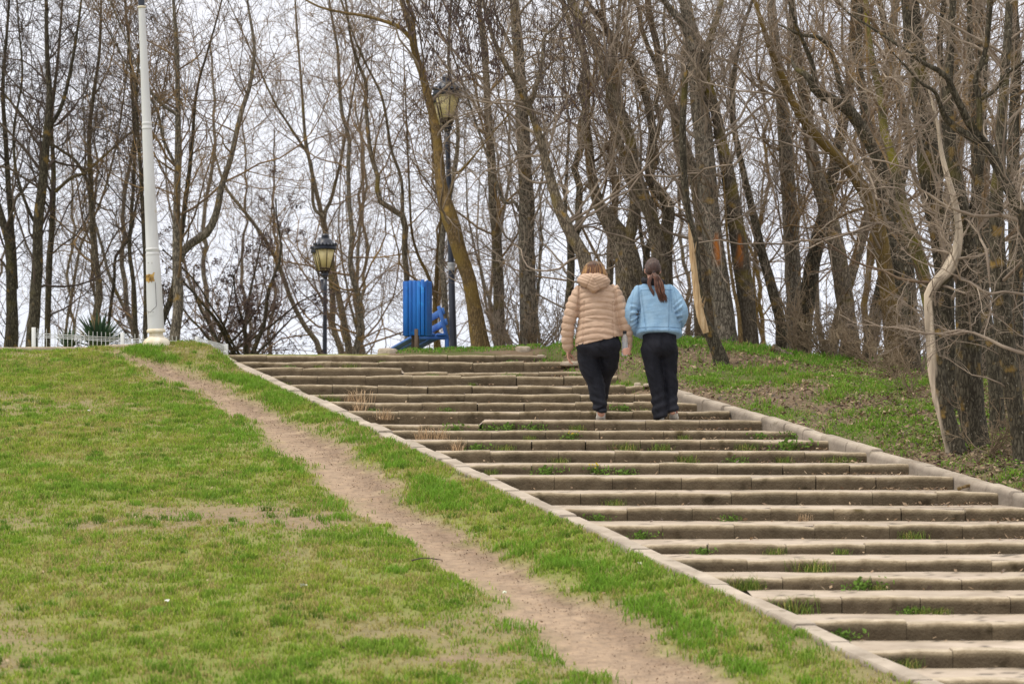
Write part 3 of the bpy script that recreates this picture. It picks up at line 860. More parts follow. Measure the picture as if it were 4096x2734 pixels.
T_BUSH = twig_mat('purple_brown_twigs', (.10, .07, .06), (.17, .12, .10), (.24, .17, .13))
def resample(pts, n):
    """Catmull-Rom through the points"""
    P = np.asarray(pts, float); k = len(P)
    if k == 2: return P[0] + (P[1] - P[0]) * np.linspace(0, 1, n)[:, None]
    Pe = np.r_[[2 * P[0] - P[1]], P, [2 * P[-1] - P[-2]]]
    t = np.linspace(0, k - 1, n); i = np.minimum(t.astype(int), k - 2); f = (t - i)[:, None]
    a, b, c, d = Pe[i], Pe[i + 1], Pe[i + 2], Pe[i + 3]
    return .5 * (2 * b + (c - a) * f + (2 * a - 5 * b + 4 * c - d) * f ** 2 + (3 * b - a - 3 * c + d) * f ** 3)

def spawn(P, R, n, t0, t1, ang, angsd, lfac, npts, wander, trop, rfac, g, lens=None, rmin=.0016, tip=.25, droop=0.0):
    M, N, _ = P.shape
    Lp = np.linalg.norm(np.diff(P, axis=1), axis=2).sum(1)
    idx = np.repeat(np.arange(M), n)
    t = g.uniform(t0, t1, len(idx)); f = t * (N - 1); i = np.minimum(f.astype(int), N - 2); a = (f - i)[:, None]
    st = P[idx, i] * (1 - a) + P[idx, i + 1] * a
    tan = norm(P[idx, i + 1] - P[idx, i])
    r0 = np.maximum((R[idx, i] * (1 - a[:, 0]) + R[idx, i + 1] * a[:, 0]) * rfac * g.uniform(.6, 1.1, len(idx)), rmin)
    rv = g.normal(size=(len(idx), 3)); perp = norm(rv - (rv * tan).sum(1, keepdims=True) * tan)
    an = np.radians(np.abs(g.normal(ang, angsd, len(idx))))[:, None]
    d = tan * np.cos(an) + perp * np.sin(an)
    L = (Lp[idx] if lens is None else np.full(len(idx), lens)) * lfac * (1.15 - .6 * t) * g.uniform(.45, 1.25, len(idx))
    out = [st]; p = st
    for j in range(npts - 1):
        d = norm(d + wander * g.normal(size=d.shape) + np.array([0, 0, trop - droop * j]))
        p = p + d * (L / (npts - 1))[:, None]; out.append(p)
    P2 = np.stack(out, 1)
    R2 = r0[:, None] * (1 - (1 - tip) * np.linspace(0, 1, npts)[None, :] ** .8)
    R2 = np.maximum(R2, rmin * .7)
    return P2, R2

def in_view(P, mx=520, my=420):
    """branches whose start lies near the picture; the rest are never seen"""
    s = FPX / np.maximum(P[:, 0, 1], 5)
    x = P[:, 0, 0] * s + 2048; y = HY - (P[:, 0, 2] - EYE) * s
    return (x > -mx) & (x < 4096 + mx) & (y > -my)

STYLES = dict(
    up=dict(limb_ang=52, limb_trop=.10, L1=.38, n2=6, n3=6, n4=3),
    wide=dict(limb_ang=62, limb_trop=.06, L1=.38, n2=6, n3=6, n4=3),
    messy=dict(limb_ang=60, limb_trop=.03, L1=.30, n2=7, n3=7, n4=4),
)
def crown(stems, g, style="up", n1=16, dens=1.0, t0=.18, cull=True, twig_r=.0024, limb_len=1.0, origin=None):
    """stems: list of (P[N,3], R[N]); returns Acc with limbs, branches and twigs"""
    st = STYLES[style]
    A = Acc(); origin = np.zeros(3) if origin is None else origin
    for P, R in stems:
        L0 = np.linalg.norm(np.diff(P, axis=0), axis=1).sum()
        k = max(3, int(n1 * L0 / 7.0))
        P1, R1 = spawn(P[None], np.minimum(R, .058)[None], k, t0, .99, st["limb_ang"], 16, st["L1"] * limb_len, 12, .22, st["limb_trop"], .40, g, rmin=.006)
        if cull: m = in_view(P1, 900, 900); P1, R1 = P1[m], R1[m]
        if not len(P1): continue
        P2, R2 = spawn(P1, R1, max(2, int(st["n2"] * dens)), .12, 1.0, 50, 16, .50, 8, .25, .06, .62, g, rmin=.0056)
        if cull: m = in_view(P2); P2, R2 = P2[m], R2[m]
        # water shoots straight from the stem
        Ps, Rs = spawn(P[None], R[None], int(k * 1.8), t0 * .6, .98, 50, 16, 1.0, 6, .2, .05, .12, g, lens=.95, rmin=.004)
        P2b = []
        P3, R3 = spawn(P2, R2, max(2, int(st["n3"] * dens)), .1, 1.0, 50, 18, .50, 6, .27, .04, .62, g, rmin=twig_r * 1.3)
        if cull: m = in_view(P3, 200, 200); P3, R3 = P3[m], R3[m]
        P4, R4 = spawn(P3, R3, st["n4"], .15, 1.0, 45, 18, .55, 4, .2, .03, .7, g, rmin=twig_r * .8)
        P5, R5 = spawn(Ps, Rs, 6, .1, 1.0, 45, 16, .45, 4, .2, .04, .6, g, rmin=twig_r)
        for (p, r, s) in ((P1, R1, 6), (P2, R2, 5), (Ps, Rs, 4), (P3, R3, 3), (P4, R4, 3), (P5, R5, 3)):
            if len(p):
                V, Q = tubes_arr(p - origin, r, s); A.add(V, Q)
    return A

def stem_mesh(A, P, R, g, sides=14, flare=True, rough=.06, origin=None, colf=None):
    """a trunk or fork with an uneven round section"""
    V, Q = tubes_arr(P[None], R[None], sides)
    N = len(P); V = V.reshape(N, sides, 3)
    a = np.arange(sides) / sides * 8; h = np.linspace(0, np.linalg.norm(np.diff(P, axis=0), axis=1).sum() * 3.5, N)
    k = 1 + rough * 2 * (vnoise(a[None, :] + g.uniform(0, 90), h[:, None]) - .5)
    k[:, -1] = k[:, -1]
    V = P[:, None] + (V - P[:, None]) * k[..., None]
    C = np.zeros((N, sides, 4))
    if colf is not None: C = colf(V, P, C)
    o = np.zeros(3) if origin is None else origin
    A.V.append((V - o).reshape(-1, 3)); A.Q.append(Q + A.n); A.n += N * sides
    A.CC = getattr(A, "CC", []); A.CC.append(C.reshape(-1, 4))

OR = {0: (0, 1.0), 1: (0, 1.0818), 2: (1000, 1.0818), 3: (2000, 1.0818), 4: (3000, 1.0812)}
def trace(reg, pts, D, g, wob=.25, ext=2.2, ground_it=True, base_dy=0):
    """photo trace [(x, y, width)...] from the base up -> 3D stem at depth D, with some depth of its own"""
    ox, s = OR[reg]
    P = []; R = []
    k = len(pts); ph = g.uniform(0, 6)
    w0 = pts[0][2]
    wl = np.interp(np.arange(k), [i for i, p in enumerate(pts) if len(p) > 2], [p[2] for p in pts if len(p) > 2])
    for i, p in enumerate(pts):
        dd = D + wob * math.sin(ph + i * .55) * (i / k)
        P.append(at(p[0] / s + ox, p[1] / s, dd)); R.append(wl[i] / s / FPX * dd / 2)
    P = np.array(P); R = np.array(R)
    if ground_it:
        zb = gz(P[0, 0], P[0, 1]) - .12
        if P[0, 2] > zb + .05:
            dn = P[0] - P[1]; dn = dn / max(abs(dn[2]), .05); dn = np.clip(dn, -1.2, 1.2)
            b = P[0] + np.array([dn[0] * .35, dn[1] * .35, -1]) * (P[0, 2] - zb)
            P = np.r_[[b], P]; R = np.r_[[R[0] * 1.12], R]
    if ext > 0:
        d = norm(P[-1] - P[-2]); d = norm(d + np.array([0, 0, .3]))
        P = np.r_[P, [P[-1] + d * ext * .5, P[-1] + d * ext]]; R = np.r_[R, [R[-1] * .75, R[-1] * .4]]
    n = 44
    seg = np.r_[0, np.cumsum(np.linalg.norm(np.diff(P, axis=0), axis=1))]
    Pn = resample(P, n * 2)
    sg = np.r_[0, np.cumsum(np.linalg.norm(np.diff(Pn, axis=0), axis=1))]
    u = np.linspace(0, sg[-1], n); Pn = np.stack([np.interp(u, sg, Pn[:, i]) for i in range(3)], 1)
    Rn = np.interp(u / u[-1], seg / seg[-1], R)
    Pn[1:-1] += g.normal(0, 1, (n - 2, 3)) * np.minimum(.005, .03 * Rn[1:-1])[:, None]
    if ground_it:
        hgt = Pn[:, 2] - Pn[0, 2]
        Rn = Rn * (1 + .28 * np.exp(-hgt / .14))
    return Pn, Rn

TREE_N = [0]
def tree(label, stems, D, bark_m=None, twig_m=None, style="up", n1=16, dens=1.0, t0=.18, group=None, seed=None, colf=None, name="bare_tree", cat="tree", limb_len=1.0, crown_on=True, seeds=0, ext=2.2):
    """stems = [(region, [(x, y, w)...]), ...]; the first one is the trunk, the others are forks from it"""
    TREE_N[0] += 1; g = np.random.default_rng(1000 + TREE_N[0] if seed is None else seed)
    S3 = []
    for i, s in enumerate(stems):
        S3.append(trace(s[0], s[1], D if len(s) < 3 else s[2], g, ground_it=(i == 0 or (len(s) > 3 and s[3])), ext=ext))
    base = S3[0][0][0].copy()
    t = thing(name, label, cat, base, group)
    A = Acc()
    for P, R in S3: stem_mesh(A, P, R, g, origin=base, colf=colf)
    me = A.mesh("trunk"); set_col(me, np.concatenate(A.CC)); obj("trunk", me, bark_m or B_GREY, t)
    if crown_on:
        C = crown(S3, g, style, n1, dens, t0, origin=base, limb_len=limb_len)
        if C.n: C.build("crown", twig_m or T_BROWN, t)
    return t, S3

W_LEFT = "dark bare trees along the crest on the left"
W_MID = "bare trees behind the lamps"
W_RIGHT = "tall trunks of the wood on the right"
# --- left, behind the fence
tree("dark thick trunk at the far left edge, its foot swelling towards the wall", [(1, [(48, 1495, 62), (52, 1380, 52), (48, 1200, 44), (42, 1060, 42), (12, 960, 34), (-20, 860, 30), (-60, 700, 26)]), (1, [(66, 1250, 26), (58, 1080, 24), (40, 860, 24), (24, 600, 20), (12, 380, 17), (28, 160, 13), (40, 0, 10)], 43.2)], 43, B_DARK, T_DARK, n1=20)
tree("straight dark trunk just right of the thick one at the left edge", [(1, [(138, 1495, 56), (152, 1320, 50), (163, 1110, 47), (165, 960, 43), (184, 800, 42), (204, 560, 33), (214, 420, 26), (204, 250, 21), (200, 0, 14)]), (1, [(205, 565, 18), (262, 470, 18), (300, 330, 15), (330, 160, 12), (352, 0, 9)]), (1, [(170, 1000, 14), (120, 900, 14), (70, 740, 13), (60, 560, 11), (96, 330, 9), (80, 100, 7)])], 42, B_DARK, T_DARK, n1=18)
tree("slender dark trunk leaning behind the leftmost fence post", [(1, [(205, 1480, 25), (213, 1150, 29), (224, 1000, 26), (232, 740, 21), (222, 520, 17), (250, 260, 12), (270, 0, 9)])], 45, B_DARK, T_DARK)
tree("crooked grey trunk rising behind the left half of the spiky agave", [(1, [(402, 1440, 33), (430, 1285, 31), (412, 1110, 28), (400, 950, 26), (394, 800, 23), (385, 600, 19), (402, 430, 17), (430, 230, 13), (438, 0, 9)]), (1, [(398, 820, 13), (330, 700, 14), (250, 640, 12), (150, 560, 10)]), (1, [(240, 830, 14), (300, 775, 15), (352, 752, 14), (376, 740, 13)], 44)], 44, B_BROWN, T_BROWN, n1=16)
tree("thin pole-like tree slanting right between the fence post and the agave", [(1, [(282, 1460, 13), (318, 1230, 13), (345, 1080, 12), (372, 1010, 11), (440, 860, 10), (500, 640, 9), (540, 380, 7), (560, 120, 6)])], 47, B_BROWN, T_BROWN, n1=13)
tree("thin crooked tree directly above the right tip of the agave", [(1, [(468, 1430, 14), (494, 1220, 14), (500, 1110, 13), (560, 1030, 12), (590, 880, 10), (640, 700, 8)])], 46, B_DARK, T_DARK, n1=12)
tree("slim dark trunk close on the left of the white lamp post", [(1, [(588, 1485, 21), (580, 1250, 19), (560, 1080, 17), (568, 950, 15), (582, 700, 15), (575, 450, 13), (558, 200, 10), (540, 0, 8)])], 44, B_DARK, T_DARK, n1=15)
tree("slim dark trunk half hidden by the white lamp post", [(1, [(627, 1470, 22), (632, 1250, 20), (622, 1000, 18), (606, 700, 16), (590, 420, 13), (610, 150, 9), (606, 0, 8)])], 43, B_DARK, T_DARK, n1=15)
tree("grey tree right of the white lamp post, a thick elbow limb sweeping right", [(1, [(755, 1465, 46), (772, 1320, 45), (764, 1110, 39), (765, 900, 31), (770, 650, 28), (770, 480, 24), (768, 350, 21), (764, 180, 19), (750, 0, 14)]), (1, [(776, 1130, 34), (800, 1075, 36), (850, 1040, 37), (903, 998, 37), (938, 915, 31), (960, 800, 27), (1000, 680, 24), (1040, 500, 21), (1084, 360, 18), (1100, 200, 14), (1070, 0, 10)], 41.6), (1, [(762, 720, 14), (710, 610, 13), (680, 480, 12), (620, 380, 10), (560, 300, 8)], 41.6), (1, [(772, 500, 16), (700, 450, 15), (650, 390, 12), (600, 300, 9)], 41)], 41.4, B_GREY, T_BROWN, n1=20)
tree("short slanting dark trunk crossing behind the foot of the elbow tree", [(1, [(690, 1450, 26), (726, 1330, 30), (752, 1245, 26), (800, 900, 20), (830, 640, 16), (850, 400, 12), (905, 200, 9), (960, 0, 7)])], 45, B_DARK, T_BROWN, n1=14)
tree("slender tree leaning left across the gap beside the smaller lamp", [(2, [(305, 1525, 25), (242, 1420, 22), (182, 1305, 21), (140, 1190, 19), (100, 1095, 17), (50, 1015, 16), (0, 945, 15), (-100, 820, 13), (-130, 740, 10)])], 50.5, B_BROWN, T_BROWN, n1=12, ext=1.0)
# --- middle
tree("left one of three curving stems behind the smaller lamp", [(2, [(395, 1525, 27), (357, 1420, 27), (357, 1280, 26), (327, 1010, 23), (280, 800, 17), (240, 600, 14), (225, 400, 12), (205, 150, 9)])], 53.5, B_BROWN, T_BROWN, n1=15)
tree("middle one of three curving stems behind the smaller lamp", [(2, [(428, 1530, 33), (418, 1450, 31), (395, 1335, 29), (368, 1200, 24), (330, 1010, 21), (320, 930, 20), (345, 880, 16), (370, 790, 14), (400, 660, 12)]), (2, [(322, 940, 15), (275, 890, 15), (262, 700, 13), (180, 560, 11), (100, 430, 9)])], 52.5, B_BROWN, T_BROWN, n1=14)
tree("right one of three curving stems behind the smaller lamp", [(2, [(458, 1530, 29), (474, 1448, 28), (478, 1334, 26), (466, 1258, 24), (444, 1208, 24), (433, 1125, 23), (443, 1030, 22), (438, 970, 20), (428, 850, 20), (425, 700, 18), (430, 600, 17), (396, 480, 16), (384, 300, 14), (378, 200, 12), (350, 50, 10)])], 51.5, B_GREY, T_BROWN, n1=17)
tree("bare tree with a sharp knee bend in its trunk left of the blue bin", [(2, [(682, 1500, 26), (680, 1230, 25), (668, 1090, 25), (672, 960, 28), (640, 920, 27), (572, 880, 24), (550, 835, 22), (553, 760, 20), (526, 680, 19), (510, 560, 17), (500, 420, 16), (508, 370, 15), (470, 280, 14), (440, 180, 12), (424, 80, 10)]), (2, [(662, 960, 14), (655, 780, 14), (610, 640, 13), (570, 420, 11), (470, 210, 9)])], 43, B_BROWN, T_BROWN, n1=18)
tree("bare trunk rising straight behind the blue bin and forking into a tall V", [(2, [(805, 1500, 22), (800, 1330, 22), (806, 1240, 20), (812, 1100, 17), (830, 900, 14), (800, 700, 12)]), (2, [(800, 1290, 15), (770, 1190, 15), (730, 1110, 13), (700, 1000, 11), (690, 820, 9)])], 43.5, B_OCHRE, T_BROWN, n1=15)
tree("greyish trunk partly hidden by the taller lamp post", [(2, [(864, 1505, 29), (850, 1390, 28), (842, 1300, 27), (838, 1210, 26), (826, 1150, 25), (836, 1000, 24), (880, 760, 20), (900, 560, 17), (860, 300, 14), (870, 0, 10)])], 42.5, B_GREY, T_BROWN, n1=16)
tree("ochre lichened tree leaning left across the taller street lamp", [(2, [(1000, 1505, 82), (970, 1330, 66), (940, 1180, 62), (905, 1080, 64), (868, 950, 70), (845, 870, 56), (825, 780, 46), (815, 650, 43), (795, 520, 37), (770, 420, 35), (745, 320, 33), (716, 235, 31), (704, 160, 35), (682, 80, 25), (655, 0, 20)]), (2, [(700, 170, 22), (650, 120, 18), (590, 95, 16), (500, 70, 14), (380, 50, 11), (250, 5, 8)]), (2, [(706, 150, 20), (706, 70, 18), (680, 0, 14)]), (2, [(852, 900, 12), (868, 830, 12), (890, 750, 10), (930, 720, 8)])], 37.9, B_OCHRE, T_GREY, style="wide", n1=11)
tree("tall straight grey trunk left of the woman in beige", [(3, [(125, 1492, 76), (120, 1300, 72), (115, 1100, 70), (115, 900, 68), (105, 700, 60), (95, 500, 54), (85, 300, 50), (70, 100, 45), (60, 0, 42)]), (3, [(110, 960, 16), (60, 870, 16), (25, 880, 14), (-20, 780, 12)])], 38.5, B_GREY, T_GREY, n1=26)
tree("straight brownish trunk between the leaning ochre tree and the tall grey trunk", [(2, [(1080, 1490, 50), (1076, 1300, 47), (1070, 1100, 44), (1055, 900, 41), (1044, 700, 37), (1030, 500, 33), (1020, 300, 28), (1000, 100, 22), (990, 0, 19)])], 43, B_BROWN, T_BROWN, n1=20)
tree("tree with hanging dry seed clusters leaning left above the woman in beige", [(3, [(420, 1480, 70), (372, 1140, 62), (322, 1040, 54), (272, 940, 51), (240, 850, 44), (210, 740, 41), (184, 640, 37), (155, 540, 33), (125, 462, 33), (92, 400, 28), (62, 340, 26), (20, 270, 24), (-20, 190, 20), (-60, 60, 16)]), (3, [(125, 465, 22), (158, 370, 20), (185, 250, 17), (192, 160, 14), (260, 90, 11)])], 35.6, B_BROWN, T_GREY, style="wide", n1=24, name="seed_tree", seed=77)
tree("thick leaning trunk behind the gap between the two walkers", [(3, [(570, 1500, 125), (560, 1200, 120), (535, 1060, 105), (480, 970, 80), (430, 890, 55), (400, 780, 44), (385, 640, 40), (370, 500, 36), (375, 300, 30), (330, 100, 24), (300, 0, 20)]), (3, [(545, 1080, 60), (575, 950, 50), (580, 850, 42), (545, 700, 36), (500, 560, 30), (470, 400, 26), (500, 200, 20), (520, 0, 16)])], 38, B_BROWN, T_BROWN, n1=18)
tree("long straight trunk leaning far left above the woman in denim", [(3, [(705, 1480, 72), (690, 1120, 68), (660, 960, 60), (622, 850, 58), (590, 760, 54), (560, 600, 50), (520, 480, 48), (480, 380, 44), (430, 240, 40), (390, 150, 37), (340, 60, 33), (310, 0, 30)])], 37.2, B_BROWN, T_GREY, n1=20)
tree("snaking trunk with an S bend above the woman in denim", [(3, [(716, 1480, 64), (720, 1200, 60), (720, 1000, 58), (732, 900, 55), (702, 842, 54), (660, 800, 48), (645, 740, 42), (655, 640, 40), (660, 560, 38), (640, 440, 36), (600, 330, 39), (560, 240, 41), (490, 180, 36), (440, 90, 30), (390, 30, 26), (370, 0, 24)])], 38.2, B_BROWN, T_BROWN, n1=18)
# --- right
def orange_scar(cx, cy, D, hw, hh):
    c = at(cx, cy, D)
    def f(V, P, C):
        q = np.exp(-((V[..., 0] - c[0]) / hw) ** 2 - ((V[..., 2] - c[2]) / hh) ** 2) * (V[..., 1] < P[:, None, 1])
        C[..., :3] = (.50, .17, .035); C[..., 3] = np.clip(q * 2.2 - .3, 0, .95); return C
    return f
tree("left of two big parallel trunks with orange scars right of the denim jacket", [(3, [(985, 1505, 92), (962, 1300, 89), (930, 1100, 86), (906, 900, 83), (890, 700, 84), (870, 500, 80), (850, 300, 74), (830, 150, 64), (800, 0, 50)]), (3, [(840, 220, 40), (800, 120, 34), (740, 40, 28), (700, -20, 24)])], 36.8, B_GREY, T_GREY, n1=22, colf=orange_scar(2000 + 942 / 1.0818, 1080 / 1.0818, 36.6, .035, .17))
tree("right of two big parallel trunks with orange scars, mossy along its right side", [(3, [(1075, 1515, 88), (1065, 1300, 81), (1040, 1100, 76), (1010, 900, 70), (985, 750, 60), (955, 600, 50), (932, 480, 46), (905, 380, 40), (890, 250, 34), (930, 100, 28), (960, 0, 24)])], 37.0, bark("mossy_bark", (.05, .04, .03), (.12, .10, .075), (.2, .17, .13), moss=(.17, .13, .015), moss_lo=.52), T_GREY, n1=20, colf=orange_scar(2000 + 1040 / 1.0818, 1080 / 1.0818, 36.8, .03, .17))
tree("thin mustard coloured stem squeezed between the two scarred trunks", [(3, [(1046, 1515, 20), (1032, 1350, 18), (1012, 1250, 15), (990, 1100, 12), (975, 900, 9)])], 36.5, B_OCHRE, T_BROWN, n1=6, ext=.5)
tree("bare trunk close behind the left scarred trunk, leaning left at the top", [(3, [(935, 1490, 62), (900, 1250, 56), (880, 1050, 51), (860, 900, 50), (840, 760, 45), (790, 600, 40), (742, 450, 36), (700, 330, 34), (680, 200, 30), (650, 80, 29), (640, 0, 28)])], 39.5, B_BROWN, T_GREY, n1=18)
tree("curved dark trunk standing apart right of the scarred pair", [(4, [(135, 1480, 52), (130, 1380, 46), (82, 1200, 44), (40, 1050, 40), (8, 900, 33), (-30, 740, 28), (-60, 600, 26), (-75, 480, 26), (-70, 330, 22), (-40, 150, 17), (10, 0, 14)])], 38.8, B_DARK, T_GREY, n1=20)
tree("straight grey trunk in the bright gap right of the scarred pair", [(4, [(195, 1482, 76), (190, 1250, 70), (176, 1000, 68), (165, 800, 65), (150, 600, 60), (140, 450, 55), (125, 330, 50), (110, 200, 45), (90, 0, 38)])], 40.5, B_GREY, T_BROWN, n1=20)
tree("dark trunk leaning right in the bright gap between two grey trunks", [(4, [(232, 1462, 72), (260, 1200, 66), (310, 980, 62), (350, 800, 58), (380, 640, 50), (420, 450, 44), (440, 250, 36), (450, 0, 28)])], 39.5, B_DARK, T_BROWN, n1=16)
def pale_patch(cx, cy, D, hw, hh, col=(.42, .38, .33)):
    c = at(cx, cy, D)
    def f(V, P, C):
        q = np.clip(1.4 - ((V[..., 0] - c[0]) / hw) ** 2 - ((V[..., 2] - c[2]) / hh) ** 2, 0, 1) * (V[..., 1] < P[:, None, 1])
        C[..., :3] = col; C[..., 3] = q * .9; return C
    return f
tree("broad trunk with a bare pale patch high on its bark", [(4, [(432, 1465, 82), (410, 1300, 78), (372, 1060, 74), (330, 900, 70), (278, 720, 62), (252, 560, 54), (230, 400, 46), (200, 200, 38), (180, 0, 32)])], 38.6, B_BROWN, T_BROWN, n1=18, colf=pale_patch(3000 + 272 / 1.0812, 650 / 1.0812, 38.4, .03, .28))
tree("tan lichened trunk sweeping far left over the bright gaps", [(4, [(622, 1485, 82), (582, 1150, 70), (545, 950, 64), (490, 820, 56), (420, 720, 50), (350, 650, 45), (290, 590, 41), (222, 510, 36), (180, 430, 32), (140, 330, 29), (90, 220, 26), (60, 120, 22), (20, 0, 18)])], 35.8, B_OCHRE, T_GREY, style="wide", n1=20)
tree("dark leaning trunk ending in a stubby broken side limb", [(4, [(700, 1480, 66), (680, 1150, 60), (640, 900, 60), (590, 760, 60), (540, 650, 61), (490, 570, 57), (430, 480, 50), (350, 430, 46), (290, 400, 41), (268, 360, 37), (252, 330, 30), (200, 300, 20), (190, 285, 14)]), (4, [(284, 380, 26), (270, 280, 22), (225, 170, 18), (200, 110, 14)]), (4, [(470, 540, 26), (400, 400, 24), (350, 220, 22), (300, 165, 20), (215, 150, 14)])], 34.4, B_DARK, T_GREY, n1=16, ext=.3)
tree("mossy yellow-green trunk bending left beside the pale stripped stem", [(4, [(800, 1500, 56), (788, 1400, 52), (752, 1200, 60), (712, 1050, 60), (662, 900, 51), (640, 780, 45), (610, 660, 40), (580, 560, 36), (560, 400, 32), (520, 200, 26), (500, 0, 20)])], 32.4, bark("mossier_bark", (.04, .034, .02), (.10, .085, .05), (.16, .135, .09), moss=(.16, .14, .015), moss_lo=.47), T_BROWN, n1=16)
tree("massive dark trunk rising straight behind the pale stripped stem", [(0, [(3812, 1640, 62), (3802, 1500, 58), (3790, 1300, 62), (3768, 1000, 80), (3725, 750, 90), (3700, 500, 88), (3660, 200, 78), (3640, 0, 70)]), (4, [(790, 900, 40), (830, 700, 36), (835, 420, 32), (820, 200, 28), (840, 0, 24)])], 29.6, B_DARK, T_GREY, n1=22)
tree("thick dark foreground trunk just right of the pale stripped stem", [(0, [(3908, 1800, 108), (3892, 1680, 106), (3876, 1550, 110), (3872, 1300, 104), (3864, 1100, 92), (3856, 950, 84), (3832, 800, 68), (3802, 600, 54), (3790, 400, 44), (3800, 200, 34), (3810, 0, 28)]), (4, [(935, 1000, 40), (975, 860, 36), (1000, 700, 30), (1010, 520, 24)], 27)], 27.0, B_DARK, T_GREY, n1=18)
tree("dark trunk at the right edge with a grey worn foot", [(4, [(1180, 2015, 66), (1160, 1850, 72), (1130, 1650, 78), (1100, 1450, 84), (1075, 1150, 74), (1065, 900, 62), (1080, 700, 52), (1090, 500, 46), (1112, 200, 36), (1120, 0, 30)])], 26.0, B_DARK, T_GREY, n1=18)
tree("slimmer shadowed trunk between the two dark foreground trunks", [(4, [(1075, 1880, 70), (1062, 1700, 64), (1042, 1500, 58), (1010, 1300, 52), (985, 1000, 46), (975, 700, 40), (960, 400, 32), (950, 100, 24)])], 28.0, B_DARK, T_BROWN, n1=14)
tree("dark tree at the right edge with a thick limb arching left across the wood", [(4, [(1230, 1900, 80), (1225, 1400, 74), (1205, 1050, 66), (1185, 930, 60), (1140, 850, 52), (1085, 750, 46), (1030, 640, 44), (980, 580, 40), (930, 500, 34), (882, 400, 30), (842, 320, 26), (762, 280, 19), (690, 230, 16), (600, 168, 13), (510, 110, 10), (430, 60, 8)]), (4, [(1000, 610, 34), (960, 596, 36), (900, 560, 34), (850, 515, 28), (828, 470, 22), (800, 400, 16), (740, 360, 12)]), (4, [(994, 590, 28), (990, 420, 26), (976, 350, 24), (1020, 210, 21), (1040, 50, 17), (1050, -40, 14)]), (4, [(1000, 430, 16), (1060, 390, 16), (1110, 320, 14), (1180, 270, 12)])], 25.0, B_DARK, T_GREY, style="messy", n1=20, ext=.4)
tree("slanting dark trunk deep in the wood above the pale stripped stem", [(4, [(520, 1480, 60), (600, 1100, 52), (650, 800, 46), (690, 600, 40), (640, 420, 36), (600, 200, 30), (560, 0, 24)])], 37.5, B_DARK, T_BROWN, n1=16)
tree("straight shadowed trunk in the wood behind the right edge limb", [(4, [(1010, 1500, 64), (1005, 1100, 58), (1010, 800, 52), (1000, 500, 46), (990, 0, 36)])], 33.0, B_DARK, T_BROWN, n1=16)
tree("shadowed trunk behind the tree at the very right edge", [(4, [(1150, 1500, 70), (1150, 1100, 62), (1140, 700, 54), (1150, 300, 44), (1140, 0, 38)])], 31.5, B_DARK, T_BROWN, n1=16)
tree("leaning brown trunk low behind the brambles of the right bank", [(4, [(360, 1480, 50), (420, 1250, 46), (520, 900, 40), (570, 600, 34), (590, 300, 28), (640, 0, 20)])], 41.5, B_BROWN, T_BROWN, n1=16)
tree("dark mossy trunk behind the brambles, leaning left", [(4, [(700, 1500, 62), (650, 1250, 58), (600, 1000, 52), (560, 750, 46), (500, 500, 38), (470, 250, 30), (480, 0, 24)])], 36.6, B_DARK, T_BROWN, n1=16)

# --- the snapped tree with a pale splintered stem
g = np.random.default_rng(50)
bP, bR = trace(3, [(962, 1602, 70), (946, 1530, 60), (915, 1450, 54), (890, 1395, 46), (872, 1340, 34), (862, 1200, 20), (850, 1050, 20), (822, 960, 22), (800, 800, 30), (790, 600, 30), (795, 450, 28), (805, 330, 25), (812, 284, 18)], 34.0, g, wob=.05, ext=0)
snag = thing("broken_tree", "snapped tree with a pale splintered stripped stem right of the denim jacket", "tree", bP[0])
A = Acc(); stem_mesh(A, bP, bR, g, origin=bP[0]); me = A.mesh("trunk"); set_col(me, np.concatenate(A.CC)); obj("trunk", me, B_DARK, snag)
M_PALE = mat("stripped_wood", [(.26, .16, .08), (.48, .33, .18), (.64, .49, .31)], (40, 40, 3.0), .8, 7, .5, (60, 60, 5))
A = Acc(); wP, wR = trace(3, [(892, 1440, 26), (876, 1390, 36), (864, 1345, 35), (852, 1280, 31), (844, 1200, 27), (832, 1100, 26), (824, 1030, 18), (817, 980, 5), (816, 965, 1)], 33.85, g, wob=.02, ext=0, ground_it=False)
stem_mesh(A, wP, wR, g, 10, rough=.03, origin=bP[0])
for k in range(14):
    i = int(g.integers(4, 36)); p = wP[i] + np.array([g.normal(0, .02), -.02, 0]); q = p + np.array([g.normal(.02, .03), g.normal(-.02, .02), g.uniform(.06, .2)])
    A.tube([p - bP[0], q - bP[0]], [.008, .001], 4); A.CC.append(np.zeros((10, 4)))
A.build("stripped_stem", M_PALE, snag)
C = crown([(bP[18:], bR[18:])], g, "messy", 16, .7, .1, origin=bP[0]); C.build("crown", T_GREY, snag)

